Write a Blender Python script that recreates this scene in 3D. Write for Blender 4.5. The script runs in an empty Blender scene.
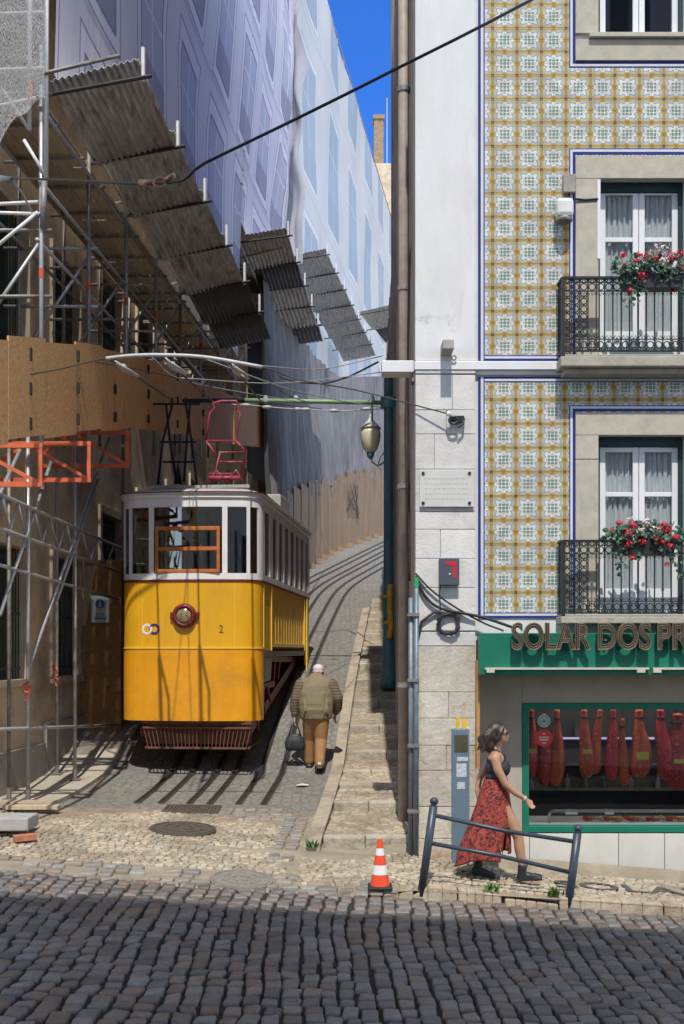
import bpy, bmesh, math, random
import numpy as np
from mathutils import Matrix, Vector, noise as mnoise

rnd = random.Random(7)
sc = bpy.context.scene
COL = sc.collection
R = math.radians

# ------------------------------------------------------------------ camera, world, sun, exposure
CAM_H, FOC, CX, HY = 2.47, 1150.0, 342.0, 650.0
cam_d = bpy.data.cameras.new('camera')
cam = bpy.data.objects.new('camera', cam_d)
COL.objects.link(cam)
cam.location = (0, 0, CAM_H)
cam.rotation_euler = (R(90), 0, 0)
cam_d.sensor_width = 36
cam_d.lens = FOC / 1024 * 36
cam_d.shift_y = (HY - 512) / 1024
cam_d.clip_end = 900
cam_d.clip_start = 0.05
sc.camera = cam

SUN_EL, SUN_AZ = 58.0, 0.0          # azimuth: straight behind the camera
w = bpy.data.worlds.new('World')
sc.world = w
w.use_nodes = True
wn = w.node_tree
sky = wn.nodes.new('ShaderNodeTexSky')
sky.sky_type = 'NISHITA'
sky.sun_disc = False
sky.sun_elevation = R(SUN_EL)
sky.sun_rotation = R(180)
sky.altitude = 900
sky.air_density = 1.0
sky.dust_density = 0.1
sky.ozone_density = 3.0
bgn = wn.nodes['Background']
hs = wn.nodes.new('ShaderNodeHueSaturation')
hs.inputs['Saturation'].default_value = 0.66
wn.links.new(sky.outputs[0], hs.inputs['Color'])
# the sky opposite the sun is the deepest blue
tcw = wn.nodes.new('ShaderNodeTexCoord'); spw = wn.nodes.new('ShaderNodeSeparateXYZ'); wn.links.new(tcw.outputs['Generated'], spw.inputs[0])
mrw = wn.nodes.new('ShaderNodeMapRange'); mrw.interpolation_type = 'SMOOTHSTEP'
mrw.inputs[1].default_value = .35; mrw.inputs[2].default_value = .85
wn.links.new(spw.outputs[1], mrw.inputs[0])
mxw = wn.nodes.new('ShaderNodeMix'); mxw.data_type = 'RGBA'; mxw.blend_type = 'MULTIPLY'
wn.links.new(mrw.outputs[0], mxw.inputs[0]); wn.links.new(hs.outputs[0], mxw.inputs[6]); mxw.inputs[7].default_value = (.09, .31, .84, 1)
wn.links.new(mxw.outputs[2], bgn.inputs[0])
bgn.inputs[1].default_value = 0.15
sd = bpy.data.lights.new('sun', 'SUN')
sun = bpy.data.objects.new('sun', sd)
COL.objects.link(sun)
sd.energy = 2.05
sd.angle = R(0.5)
sd.color = (1.0, 0.95, 0.86)
sun.rotation_euler = (R(90 - SUN_EL), 0, R(SUN_AZ))
sun.location = (0, -20, 40)
vs = sc.view_settings
vs.view_transform = 'Standard'
vs.look = 'None'
vs.exposure = 1.0
vs.gamma = 1
sc.cycles.use_denoising = True
sc.cycles.max_bounces = 8
sc.cycles.transparent_max_bounces = 16
sc.cycles.sample_clamp_indirect = 6

# ------------------------------------------------------------------ helpers
def P(px, py, Y):
    return ((px - CX) / FOC * Y, Y, CAM_H + (HY - py) / FOC * Y)
def PX(px, Y): return (px - CX) / FOC * Y
def PZ(py, Y): return CAM_H + (HY - py) / FOC * Y

ORG = {}
def tag(o, label, cat, group=None):
    o['label'] = label
    o['category'] = cat
    if group: o['group'] = group
    return o
def thing(name, label, cat, loc=(0, 0, 0), rz=0, group=None):
    o = bpy.data.objects.new(name, None)
    o.empty_display_size = 0.1
    COL.objects.link(o)
    o.location = loc
    o.rotation_euler = (0, 0, rz)
    ORG[o.name] = Vector(loc)
    return tag(o, label, cat, group)

class MB:
    def __init__(s):
        s.v = []; s.f = []; s.m = []
    def add(s, vs, fs, mi=0):
        b = len(s.v)
        s.v += [tuple(p) for p in vs]
        s.f += [tuple(i + b for i in f) for f in fs]
        s.m += [mi] * len(fs)
        return s
    def box(s, x0, x1, y0, y1, z0, z1, mi=0):
        vs = [(x0,y0,z0),(x1,y0,z0),(x1,y1,z0),(x0,y1,z0),(x0,y0,z1),(x1,y0,z1),(x1,y1,z1),(x0,y1,z1)]
        return s.add(vs, [(0,3,2,1),(4,5,6,7),(0,1,5,4),(1,2,6,5),(2,3,7,6),(3,0,4,7)], mi)
    def hexa(s, q, mi=0):          # 8 points: bottom ring 4, top ring 4
        return s.add(q, [(0,3,2,1),(4,5,6,7),(0,1,5,4),(1,2,6,5),(2,3,7,6),(3,0,4,7)], mi)
    def prism(s, poly, y0, y1, mi=0):     # poly in x,z extruded along y
        n = len(poly)
        vs = [(x, y0, z) for x, z in poly] + [(x, y1, z) for x, z in poly]
        fs = [tuple(range(n)), tuple(range(2*n-1, n-1, -1))]
        fs += [(i, i+n, (i+1) % n + n, (i+1) % n) for i in range(n)]
        return s.add(vs, fs, mi)
    def prismz(s, poly, z0, z1, mi=0):
        n = len(poly)
        vs = [(x, y, z0) for x, y in poly] + [(x, y, z1) for x, y in poly]
        fs = [tuple(range(n-1, -1, -1)), tuple(range(n, 2*n))]
        fs += [(i, (i+1) % n, (i+1) % n + n, i+n) for i in range(n)]
        return s.add(vs, fs, mi)
    def tube(s, pts, r, n=8, mi=0, cap=True, closed=False):
        pts = [Vector(p) for p in pts]
        k = len(pts)
        rr = r if isinstance(r, (list, tuple)) else [r] * k
        vs, fs = [], []
        up = None
        for i, p in enumerate(pts):
            a = pts[(i-1) % k] if (i > 0 or closed) else p
            c = pts[(i+1) % k] if (i < k-1 or closed) else p
            t = (c - a)
            if t.length < 1e-9: t = Vector((0, 0, 1))
            t.normalize()
            if up is None:
                up = Vector((0, 0, 1)) if abs(t.z) < .9 else Vector((1, 0, 0))
            u = t.cross(up)
            if u.length < 1e-6: u = t.orthogonal()
            u.normalize()
            v = u.cross(t).normalized()
            up = v
            for j in range(n):
                an = 2 * math.pi * j / n
                vs.append(p + (u * math.cos(an) + v * math.sin(an)) * rr[i])
        for i in range(k if closed else k-1):
            for j in range(n):
                a, b = i*n + j, i*n + (j+1) % n
                c, d = ((i+1) % k)*n + (j+1) % n, ((i+1) % k)*n + j
                fs.append((a, b, c, d))
        if cap and not closed:
            fs.append(tuple(range(n-1, -1, -1)))
            fs.append(tuple(range((k-1)*n, k*n)))
        return s.add(vs, fs, mi)
    def bar(s, p0, p1, wx, wz, mi=0):     # rectangular bar
        p0, p1 = Vector(p0), Vector(p1)
        t = (p1 - p0).normalized()
        up = Vector((0, 0, 1)) if abs(t.z) < .95 else Vector((0, 1, 0))
        u = t.cross(up).normalized() * wx / 2
        v = u.cross(t).normalized() * wz / 2
        q = [p0-u-v, p0+u-v, p0+u+v, p0-u+v, p1-u-v, p1+u-v, p1+u+v, p1-u+v]
        return s.add(q, [(3,2,1,0),(4,5,6,7),(0,1,5,4),(1,2,6,5),(2,3,7,6),(3,0,4,7)], mi)
    def ell(s, c, r, nu=12, nv=8, mi=0, rot=None):
        vs, fs = [], []
        for i in range(nv+1):
            th = math.pi * i / nv
            for j in range(nu):
                ph = 2 * math.pi * j / nu
                p = Vector((r[0]*math.sin(th)*math.cos(ph), r[1]*math.sin(th)*math.sin(ph), r[2]*math.cos(th)))
                if rot: p = rot @ p
                vs.append(Vector(c) + p)
        for i in range(nv):
            for j in range(nu):
                a, b = i*nu+j, i*nu+(j+1) % nu
                fs.append((a, a+nu, b+nu, b))
        return s.add(vs, fs, mi)
    def lathe(s, prof, c, n=16, mi=0, axis='z'):
        vs, fs = [], []
        for r, h in prof:
            for j in range(n):
                a = 2*math.pi*j/n
                if axis == 'z': vs.append((c[0]+r*math.cos(a), c[1]+r*math.sin(a), c[2]+h))
                else: vs.append((c[0]+r*math.cos(a), c[1]-h, c[2]+r*math.sin(a)))
        for i in range(len(prof)-1):
            for j in range(n):
                a, b = i*n+j, i*n+(j+1) % n
                fs.append((a, b, b+n, a+n))
        fs.append(tuple(range(n-1, -1, -1)))
        fs.append(tuple(range((len(prof)-1)*n, len(prof)*n)))
        return s.add(vs, fs, mi)
    def grid(s, fn, nu, nv, mi=0):
        vs = [fn(i/nu, j/nv) for j in range(nv+1) for i in range(nu+1)]
        fs = [(j*(nu+1)+i, j*(nu+1)+i+1, (j+1)*(nu+1)+i+1, (j+1)*(nu+1)+i) for j in range(nv) for i in range(nu)]
        return s.add(vs, fs, mi)
    def build(s, name, mats, parent=None, smooth=False, bevel=0, local=False, uv=None, kind=None, org=None, solid=0, subd=0, autos=None):
        me = bpy.data.meshes.new(name)
        V = np.array(s.v, dtype=float).reshape(-1, 3)
        if parent is not None:
            o0 = np.zeros(3) if local else np.array(ORG[parent.name])
        elif org is not None: o0 = np.array(org, dtype=float)
        elif local: o0 = np.zeros(3)
        else: o0 = np.array([(V[:,0].min()+V[:,0].max())/2, (V[:,1].min()+V[:,1].max())/2, V[:,2].min()])
        me.from_pydata((V - o0).tolist(), [], s.f)
        if not isinstance(mats, (list, tuple)): mats = [mats]
        for m in mats: me.materials.append(m)
        if len(mats) > 1: me.polygons.foreach_set('material_index', s.m)
        if uv:
            ul = me.uv_layers.new(name='UVMap')
            d = np.zeros((len(me.loops), 2))
            li = np.zeros(len(me.loops), dtype=int)
            me.loops.foreach_get('vertex_index', li)
            U = np.array([uv(p) for p in s.v])
            d = U[li]
            ul.data.foreach_set('uv', d.ravel())
        if smooth: me.shade_smooth()
        me.update()
        o = bpy.data.objects.new(name, me)
        COL.objects.link(o)
        if parent is not None:
            o.parent = parent
            ORG[o.name] = ORG[parent.name]
        else:
            o.location = o0
            ORG[o.name] = Vector(o0)
        if kind: o['kind'] = kind
        if solid:
            md = o.modifiers.new('Solidify', 'SOLIDIFY'); md.thickness = solid; md.offset = 0
        if bevel:
            md = o.modifiers.new('Bevel', 'BEVEL'); md.width = bevel; md.segments = 2; md.limit_method = 'ANGLE'; md.angle_limit = R(40)
        if subd:
            md = o.modifiers.new('Subsurf', 'SUBSURF'); md.levels = subd; md.render_levels = subd
        if autos:
            bm = bmesh.new(); bm.from_mesh(me)
            for e in bm.edges:
                if len(e.link_faces) == 2 and e.calc_face_angle(0) > R(autos): e.smooth = False
            bm.to_mesh(me); bm.free(); me.shade_smooth() if False else None
        return o

def lerp(a, b, t): return a + (b - a) * t
def sstep(a, b, x):
    t = max(0.0, min(1.0, (x - a) / (b - a)))
    return t * t * (3 - 2 * t)
def interp(tab, x):
    return float(np.interp(x, [t[0] for t in tab], [t[1] for t in tab]))

# ------------------------------------------------------------------ node helpers
class E:
    def __init__(s, nt, k): s.nt = nt; s.k = k
    def _m(s, op, *a):
        n = s.nt.nodes.new('ShaderNodeMath'); n.operation = op
        for i, x in enumerate((s,) + a):
            if isinstance(x, E): s.nt.links.new(x.k, n.inputs[i])
            else: n.inputs[i].default_value = float(x)
        return E(s.nt, n.outputs[0])
    def __add__(s, o): return s._m('ADD', o)
    __radd__ = __add__
    def __sub__(s, o): return s._m('SUBTRACT', o)
    def __rsub__(s, o): return (s * -1) + o
    def __mul__(s, o): return s._m('MULTIPLY', o)
    __rmul__ = __mul__
    def __truediv__(s, o): return s._m('DIVIDE', o)
    def lt(s, o): return s._m('LESS_THAN', o)
    def gt(s, o): return s._m('GREATER_THAN', o)
    def fract(s): return s._m('FRACT')
    def abs(s): return s._m('ABSOLUTE')
    def sqrt(s): return s._m('SQRT')
    def cos(s): return s._m('COSINE')
    def sin(s): return s._m('SINE')
    def atan2(s, o): return s._m('ARCTAN2', o)
    def min(s, o): return s._m('MINIMUM', o)
    def max(s, o): return s._m('MAXIMUM', o)
    def floor(s): return s._m('FLOOR')

def mixc(nt, f, a, b, mode='MIX'):
    n = nt.nodes.new('ShaderNodeMix'); n.data_type = 'RGBA'; n.blend_type = mode
    def st(i, x):
        if isinstance(x, E): nt.links.new(x.k, n.inputs[i])
        elif hasattr(x, 'is_linked'): nt.links.new(x, n.inputs[i])
        elif isinstance(x, (int, float)): n.inputs[i].default_value = x
        else: n.inputs[i].default_value = tuple(x) + (1,) * (4 - len(x))
    st(0, f); st(6, a); st(7, b)
    return n.outputs[2]
def noise(nt, vec, scale, detail=4, rough=.6, dist=0, out=0):
    n = nt.nodes.new('ShaderNodeTexNoise')
    n.inputs['Scale'].default_value = scale; n.inputs['Detail'].default_value = detail
    n.inputs['Roughness'].default_value = rough; n.inputs['Distortion'].default_value = dist
    if vec is not None: nt.links.new(vec, n.inputs['Vector'])
    return n.outputs[out]
def ramp(nt, f, lo, hi):
    n = nt.nodes.new('ShaderNodeMapRange')
    nt.links.new(f.k if isinstance(f, E) else f, n.inputs[0])
    n.inputs[1].default_value = lo; n.inputs[2].default_value = hi
    return E(nt, n.outputs[0])
def bumpn(nt, h, strength, dist, bs, prev=None):
    n = nt.nodes.new('ShaderNodeBump')
    n.inputs['Strength'].default_value = strength; n.inputs['Distance'].default_value = dist
    nt.links.new(h.k if isinstance(h, E) else h, n.inputs['Height'])
    nt.links.new(n.outputs[0], bs.inputs['Normal'])
def newmat(name):
    m = bpy.data.materials.new(name); m.use_nodes = True
    nt = m.node_tree
    return m, nt, nt.nodes['Principled BSDF']
def ocoord(nt, scale=None):
    tc = nt.nodes.new('ShaderNodeTexCoord')
    if scale is None: return tc.outputs['Object']
    mp = nt.nodes.new('ShaderNodeMapping'); mp.inputs['Scale'].default_value = scale
    nt.links.new(tc.outputs['Object'], mp.inputs[0])
    return mp.outputs[0]
def M(name, col, rough=.7, var=.15, scale=6, bump=0, bscale=60, bdist=.01, metal=0, spec=.5, island=0, stain=None, sscale=2.0, slo=.55, shi=.7, stretch=None, detail=6, tint=0):
    m, nt, bs = newmat(name)
    co = ocoord(nt, stretch)
    n1 = noise(nt, co, scale, detail, .65)
    c = mixc(nt, ramp(nt, n1, .3, .7), [max(0, x*(1-var)) for x in col], [min(.95, x*(1+var)) for x in col])
    if island:
        g = nt.nodes.new('ShaderNodeNewGeometry')
        rf = E(nt, g.outputs['Random Per Island'])
        k = rf * (2*island) + (1-island)
        cc = nt.nodes.new('ShaderNodeCombineColor')
        for i in range(3): nt.links.new(k.k, cc.inputs[i])
        c = mixc(nt, 1.0, c, cc.outputs[0], 'MULTIPLY')
        if tint:
            r2 = (rf * 37.7).fract()
            c = mixc(nt, r2.gt(.6) * tint, c, (col[0]*1.5, col[1]*1.02, col[2]*.68))
    if stain:
        n2 = noise(nt, co, sscale, 6, .7, .4)
        c = mixc(nt, ramp(nt, n2, slo, shi), c, stain)
    nt.links.new(c, bs.inputs['Base Color'])
    bs.inputs['Roughness'].default_value = rough
    bs.inputs['Metallic'].default_value = metal
    bs.inputs['Specular IOR Level'].default_value = spec
    if bump:
        bumpn(nt, noise(nt, co, bscale, 5, .65), bump, bdist, bs)
    return m
def glassmat(name, tint=(.8, .85, .85), refl=.12, rough=.02):
    m, nt, bs = newmat(name)
    nt.nodes.remove(bs)
    out = nt.nodes['Material Output']
    tr = nt.nodes.new('ShaderNodeBsdfTransparent'); tr.inputs[0].default_value = tint + (1,)
    gl = nt.nodes.new('ShaderNodeBsdfGlossy'); gl.inputs['Roughness'].default_value = rough
    fr = nt.nodes.new('ShaderNodeLayerWeight')
    fa = E(nt, fr.outputs['Facing']); f2 = fa * fa
    f = f2 * f2 * .55 + refl
    mx = nt.nodes.new('ShaderNodeMixShader')
    nt.links.new(f.k, mx.inputs[0]); nt.links.new(tr.outputs[0], mx.inputs[1]); nt.links.new(gl.outputs[0], mx.inputs[2])
    nt.links.new(mx.outputs[0], out.inputs[0])
    return m
def netmat(name, col, open_=.35, sc_=(30, 30, 60), lo=.45, hi=.6):
    m, nt, bs = newmat(name)
    co = ocoord(nt)
    n = noise(nt, ocoord(nt, sc_), 6, 3)
    n2 = noise(nt, co, 1.4, 4)
    c = mixc(nt, ramp(nt, n2, .3, .7), [x*.75 for x in col], col)
    nt.links.new(c, bs.inputs['Base Color']); bs.inputs['Roughness'].default_value = .8
    a = 1 - ramp(nt, n, lo, hi) * open_ 
    nt.links.new(a.k, bs.inputs['Alpha'])
    return m

# ------------------------------------------------------------------ terrain functions
RISE = [(11.7,0),(13.0,.13),(13.4,.19),(15.8,.37),(17.9,.56),(19,.90),(21.6,1.7),(24,2.25),(30,3.5),(33,4.15),(38,5.2),(46,6.85),(60,9.5),(90,15)]
def road(X): return -.13 - .065 * (X - 1.65)
def G(X, Y):
    fade = 1 - sstep(12.5, 17, Y)
    return road(X) * fade + interp(RISE, Y) * (1 - sstep(.85, 2.2, X) * (1 if Y < 14 else 0))
def GP(X, Y):                       # pavement on the right
    return G(X, Y) + .12 * sstep(0, .8, X)
RAIL = [(13,-1.26),(15.8,-1.06),(18,-.92),(25.3,-.48),(30,-.14),(33.3,.16),(35.5,.66),(38,1.37),(42,2.4),(46,3.5),(52,5.2),(60,7.6)]
def railx(Y):
    return sum(interp(RAIL, Y + d) for d in (-1.2, -.6, 0, .6, 1.2)) / 5
def W(Y): return -4.85 + .074 * (Y - 14)         # left house wall
def S(Y): return -3.55 + .074 * (Y - 14)         # outer face of scaffold
def wallR(Y): return .825 + .0236 * (Y - 13)     # side wall of the tiled house
def curbR(Y): return -.36 + .058 * (Y - 13.4)
def curbL(Y): return -3.78 + .08 * (Y - 16)

# ------------------------------------------------------------------ materials
m_plaster = M('white_plaster', (.68,.68,.67), .85, .06, 2.5, .25, 30, .01, stain=(.52,.51,.48), sscale=1.2, slo=.52, shi=.8, stretch=(1.6,1,.5))
def add_cracks(m, scale, width, col, amount):
    nt = m.node_tree; bs = nt.nodes['Principled BSDF']
    src = bs.inputs['Base Color'].links[0].from_socket
    nz = noise(nt, ocoord(nt), 2.5, 5, .7, out=1)
    ad = nt.nodes.new('ShaderNodeVectorMath'); ad.operation = 'MULTIPLY_ADD'
    nt.links.new(nz, ad.inputs[0]); ad.inputs[1].default_value = (.5, .5, .5); nt.links.new(ocoord(nt, (.5, .5, 1)), ad.inputs[2])
    v = nt.nodes.new('ShaderNodeTexVoronoi'); v.feature = 'DISTANCE_TO_EDGE'; v.inputs['Scale'].default_value = scale
    nt.links.new(ad.outputs[0], v.inputs['Vector'])
    msk = ramp(nt, noise(nt, ocoord(nt), 1.1, 2), .48, .56)
    f = ramp(nt, v.outputs['Distance'], width, width*.3) * msk * amount
    nt.links.new(mixc(nt, f, src, col), bs.inputs['Base Color'])
add_cracks(m_plaster, .55, .008, (.34,.33,.31), .4)
m_lime = M('limestone', (.47,.42,.34), .9, .22, 5, .9, 24, .03, island=.14, stain=(.26,.20,.14), sscale=2.6, slo=.48, shi=.7)
m_lime_rough = M('pitted_limestone', (.56,.51,.43), .9, .16, 9, .6, 26, .02, island=.10, stain=(.36,.22,.11), sscale=2.0, slo=.53, shi=.72)
m_surround = M('window_stone', (.46,.42,.34), .85, .14, 7, .4, 50, .01, stain=(.33,.27,.19), sscale=3, slo=.6, shi=.75)
m_marble = M('pale_marble', (.62,.60,.54), .5, .08, 3, .1, 20, .005, island=.06)
m_shopwall = M('beige_shop_stone', (.40,.36,.30), .75, .1, 4, .2, 40, .005)
m_navy = M('navy_tile', (.03,.04,.22), .25, .1)
m_wtile = M('white_tile', (.62,.63,.66), .25, .05)
m_iron = M('wrought_iron', (.018,.028,.03), .45, .3, 20)
m_wpaint = M('white_paint', (.74,.75,.76), .4, .04, 4)
m_teal = M('dark_teal_paint', (.012,.045,.05), .4, .15)
m_green = M('shop_green_paint', (.008,.17,.105), .38, .08, 3)
m_curtain = M('curtain_cloth', (.70,.71,.73), .9, .08, 10)
m_dark = M('dark_interior', (.03,.03,.032), .6, .2)
m_black = M('black_rubber', (.018,.018,.02), .6, .2)
m_steel = M('galvanised_steel', (.42,.43,.44), .45, .15, 9, metal=.4)
m_steel_d = M('weathered_steel', (.24,.23,.22), .55, .3, 9, metal=.3, stain=(.14,.07,.035), sscale=5)
m_white_metal = M('white_metal', (.68,.68,.66), .4, .08)
m_ply = M('plywood', (.60,.31,.11), .75, .22, 5, .15, 60, .004, island=.14, stretch=(3,3,.6), stain=(.22,.11,.05), sscale=1.2, slo=.58, shi=.8)
m_osb = M('chipboard', (.62,.335,.135), .8, .28, 26, .2, 60, .004, island=.1, detail=3)
m_plank = M('scaffold_plank', (.46,.37,.26), .8, .25, 4, .2, 40, .004, island=.25, stretch=(8,.7,8))
m_orange = M('orange_beam', (.62,.13,.05), .5, .15)
m_beige = M('beige_render', (.58,.48,.35), .9, .15, 2, .3, 30, .01, stain=(.2,.165,.125), sscale=.9, slo=.5, shi=.75)
m_sidewall = M('brown_render', (.44,.36,.29), .9, .3, 3, .4, 20, .01, stretch=(1,1,.25), stain=(.24,.20,.16), sscale=1.3, slo=.45, shi=.7)
m_bars = M('green_bars', (.03,.07,.05), .5, .2)
m_glass = glassmat('window_glass', (.88,.9,.9), .06)
m_shopglass = glassmat('shop_glass', (.82,.85,.85), .035)
m_tramglass = glassmat('tram_glass', (.62,.66,.66), .13)
m_conc = M('concrete', (.36,.345,.32), .9, .15, 6, .3, 40, .008)
m_post = M('blue_green_post', (.07,.19,.23), .4, .2)
m_railpaint = M('blue_grey_paint', (.035,.048,.068), .4, .15, 10)
m_pillar = M('grey_blue_metal', (.13,.19,.25), .4, .08)

# glazed tile
def tile_material():
    m, nt, bs = newmat('glazed_tiles')
    uvn = nt.nodes.new('ShaderNodeUVMap'); uvn.uv_map = 'UVMap'
    sp = nt.nodes.new('ShaderNodeSeparateXYZ'); nt.links.new(uvn.outputs[0], sp.inputs[0])
    u, v = E(nt, sp.outputs[0]), E(nt, sp.outputs[1])
    x, y = u.fract() - .5, v.fract() - .5            # 0 at the flower
    r = (x*x + y*y).sqrt(); a = y.atan2(x)
    ax, ay = x.abs(), y.abs()
    c8 = (a * 8).cos()
    c = mixc(nt, 0.0, (.50,.50,.46), (.5,.5,.5))
    # lavender web between the stars
    c = mixc(nt, (r - c8*.075).gt(.365) * (r - c8*.075).lt(.41), c, (.27,.27,.28))
    c = mixc(nt, (r - c8*.075).lt(.365), c, (.72,.73,.70))
    c = mixc(nt, (r - c8*.02).lt(.25) * r.gt(.215), c, (.44,.50,.49))
    cr = ((x*6.28*3.2).cos() * (y*6.28*3.2).cos())
    c = mixc(nt, (ax.max(ay)).lt(.18) * cr.abs().gt(.25), c, (.14,.24,.18))
    # yellow lattice
    ex, ey = .5 - ax, .5 - ay                         # distance to cell edge
    e = ex.min(ey)
    c = mixc(nt, e.lt(.055), c, (.42,.30,.03))
    dm1 = (ex*ex + ay*ay).sqrt(); dm2 = (ey*ey + ax*ax).sqrt()
    dm = dm1.min(dm2)
    c = mixc(nt, dm.lt(.135), c, (.48,.29,.015))
    c = mixc(nt, dm.lt(.055), c, (.20,.11,.03))
    dc = (ex*ex + ey*ey).sqrt()
    dmd = (ex - ey).abs()
    c = mixc(nt, dc.lt(.20) * dc.gt(.115) * dmd.lt(.035), c, (.36,.36,.42))
    q = ((ex - .15)*(ex - .15) + ey*ey).sqrt().min(((ey - .15)*(ey - .15) + ex*ex).sqrt())
    c = mixc(nt, q.lt(.085), c, (.48,.30,.02))
    c = mixc(nt, dc.lt(.075), c, (.03,.035,.09))
    # tile joints
    ju, jv = (u*2 + .0).fract() - .5, (v*2 + .0).fract() - .5
    j = (.5 - ju.abs()).min(.5 - jv.abs())
    cell = nt.nodes.new('ShaderNodeTexWhiteNoise'); cell.noise_dimensions = '2D'
    cv = nt.nodes.new('ShaderNodeCombineXYZ')
    nt.links.new((u*2).floor().k, cv.inputs[0]); nt.links.new((v*2).floor().k, cv.inputs[1])
    nt.links.new(cv.outputs[0], cell.inputs['Vector'])
    k = E(nt, cell.outputs[0]) * .22 + .78
    cc = nt.nodes.new('ShaderNodeCombineColor')
    for i in range(3): nt.links.new(k.k, cc.inputs[i])
    c = mixc(nt, 1.0, c, cc.outputs[0], 'MULTIPLY')
    c = mixc(nt, j.lt(.016) * .6, c, (.30,.29,.27))
    n2 = noise(nt, ocoord(nt), 1.3, 6, .7)
    c = mixc(nt, ramp(nt, n2, .45, .8) * .4, c, (.34,.31,.25))
    nt.links.new(c, bs.inputs['Base Color'])
    bs.inputs['Roughness'].default_value = .32
    bumpn(nt, ramp(nt, j, 0, .05), .3, .004, bs)
    return m
m_tile = tile_material()

def print_material(name, base, dark, line, pu, pv, w0, w1, h0, h1, folds=1.0, dens=.9):
    """A printed facade on netting: rows of windows with frames; u along the wall and v up, in metres."""
    m, nt, bs = newmat(name)
    uvn = nt.nodes.new('ShaderNodeUVMap'); uvn.uv_map = 'UVMap'
    sp = nt.nodes.new('ShaderNodeSeparateXYZ'); nt.links.new(uvn.outputs[0], sp.inputs[0])
    u, v = E(nt, sp.outputs[0]), E(nt, sp.outputs[1])
    x = (u / pu).fract() * pu; y = (v / pv).fract() * pv
    def rect(a, b, c_, d): return x.gt(a) * x.lt(b) * y.gt(c_) * y.lt(d)
    n2 = noise(nt, ocoord(nt), .5, 5, .6)
    c = mixc(nt, ramp(nt, n2, .3, .7), [q*.88 for q in base], base)
    c = mixc(nt, rect(w0-.28, w1+.28, h0-.25, h1+.35), c, [q*1.06 for q in base])
    l = rect(w0-.30, w1+.30, h0-.3, h1+.4) - rect(w0-.25, w1+.25, h0-.25, h1+.35)
    c = mixc(nt, l * .8, c, line)
    c = mixc(nt, rect(w0-.06, w1+.06, h0-.06, h1+.06), c, line)
    c = mixc(nt, rect(w0, w1, h0, h1), c, dark)
    mid = (w0 + w1) / 2
    c = mixc(nt, rect(mid-.04, mid+.04, h0, h1), c, base)
    c = mixc(nt, rect(w0, w1, h0 + (h1-h0)*.66, h0 + (h1-h0)*.66 + .06), c, base)
    c = mixc(nt, rect(w0-.1, w1+.1, h0, h0 + (h1-h0)*.28) * .6, c, line)
    # cornice stripes of the print
    c = mixc(nt, (y.lt(.07) + y.gt(pv-.03)).min(1) * .35, c, line)
    nt.links.new(c, bs.inputs['Base Color'])
    bs.inputs['Roughness'].default_value = .75
    bs.inputs['Specular IOR Level'].default_value = .25
    n3 = noise(nt, ocoord(nt, (1, 1, .18)), 2.2, 4, .6)
    bumpn(nt, n3, .5, .08 * folds, bs)
    return m
# ------------------------------------------------------------------ ground, road, pavements
def stone_field(name, pts, zfn, mat, h=.012, gap=.010, rough=.16, kind='structure', irregular=False, seed=1, depth=.03, gapy=None, tilt=.03):
    """pts: list of (x, y, width, length, rotation); each becomes one rounded stone of a single paved surface."""
    rs = np.random.RandomState(seed)
    V, F = [], []
    nn = 12
    cs = [(1,.70),(.94,.94),(.70,1)]
    cs = cs + [(-p[0],p[1]) for p in reversed(cs)] + [(-p[0],-p[1]) for p in cs] + [(p[0],-p[1]) for p in reversed(cs)]
    for (x, y, wd, ln, ro) in pts:
        a, b = max(.01, (wd - gap) / 2), max(.01, (ln - (gapy or gap)) / 2)
        base = len(V)
        z = zfn(x, y) + rs.normal(0, .0025)
        tx, ty = rs.normal(0, tilt, 2)
        ring = []
        for k in range(nn):
            ct, st = cs[k]; q = 1
            if k % 3 == 0: jx = 1 + rs.normal(0, rough * .5); jy = 1 + rs.normal(0, rough * .5)
            ring.append((a * q * ct * jx, b * q * st * jy))
        cr, sr = math.cos(ro), math.sin(ro)
        def put(px, py, dz):
            V.append((x + px*cr - py*sr, y + px*sr + py*cr, z + dz + tx*px + ty*py))
        for (px, py) in ring: put(px, py, -depth)
        for (px, py) in ring: put(px, py, -.35*h)
        for (px, py) in ring: put(px*.93, py*.93, h*.70 + rs.normal(0, .0012))
        for (px, py) in ring: put(px*.72, py*.72, h + rs.normal(0, .0012))
        for lv in range(3):
            for k in range(nn):
                k2 = (k+1) % nn
                F.append((base+lv*nn+k, base+lv*nn+k2, base+(lv+1)*nn+k2, base+(lv+1)*nn+k))
        F.append(tuple(base + 3*nn + k for k in range(nn)))
    me = bpy.data.meshes.new(name)
    me.from_pydata(V, [], F)
    me.materials.append(mat)
    me.shade_smooth(); me.update()
    o = bpy.data.objects.new(name, me); COL.objects.link(o)
    o['kind'] = kind
    return o

def stone_mat(name, col, isl, tint=0, rough=.6, spec=.5, bump=.5, stain=None, sc_=1.0, slo=.55, shi=.75):
    return M(name, col, rough, .22, 14, bump, 90, .006, spec=spec, island=isl, tint=tint, stain=stain, sscale=sc_, slo=slo, shi=shi)
m_basalt = stone_mat('basalt_setts', (.150,.140,.130), .36, .3, .45, .5, 1.0, stain=(.19,.13,.08), sc_=.8, slo=.55, shi=.75)
m_basalt_l = stone_mat('dusty_grey_setts', (.24,.225,.20), .25, .3, .7, .4)
m_calcada = stone_mat('limestone_setts', (.40,.35,.265), .25, .15, .8, .3, .6, stain=(.21,.165,.115), sc_=.9, slo=.46, shi=.68)
m_joint = M('joint_dirt', (.022,.02,.018), .95, .3, 8, .4, 60)
m_sand = M('sandy_joint', (.28,.235,.17), .95, .25, 3, .5, 60, .008, stain=(.15,.115,.08), sscale=1.5)
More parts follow.
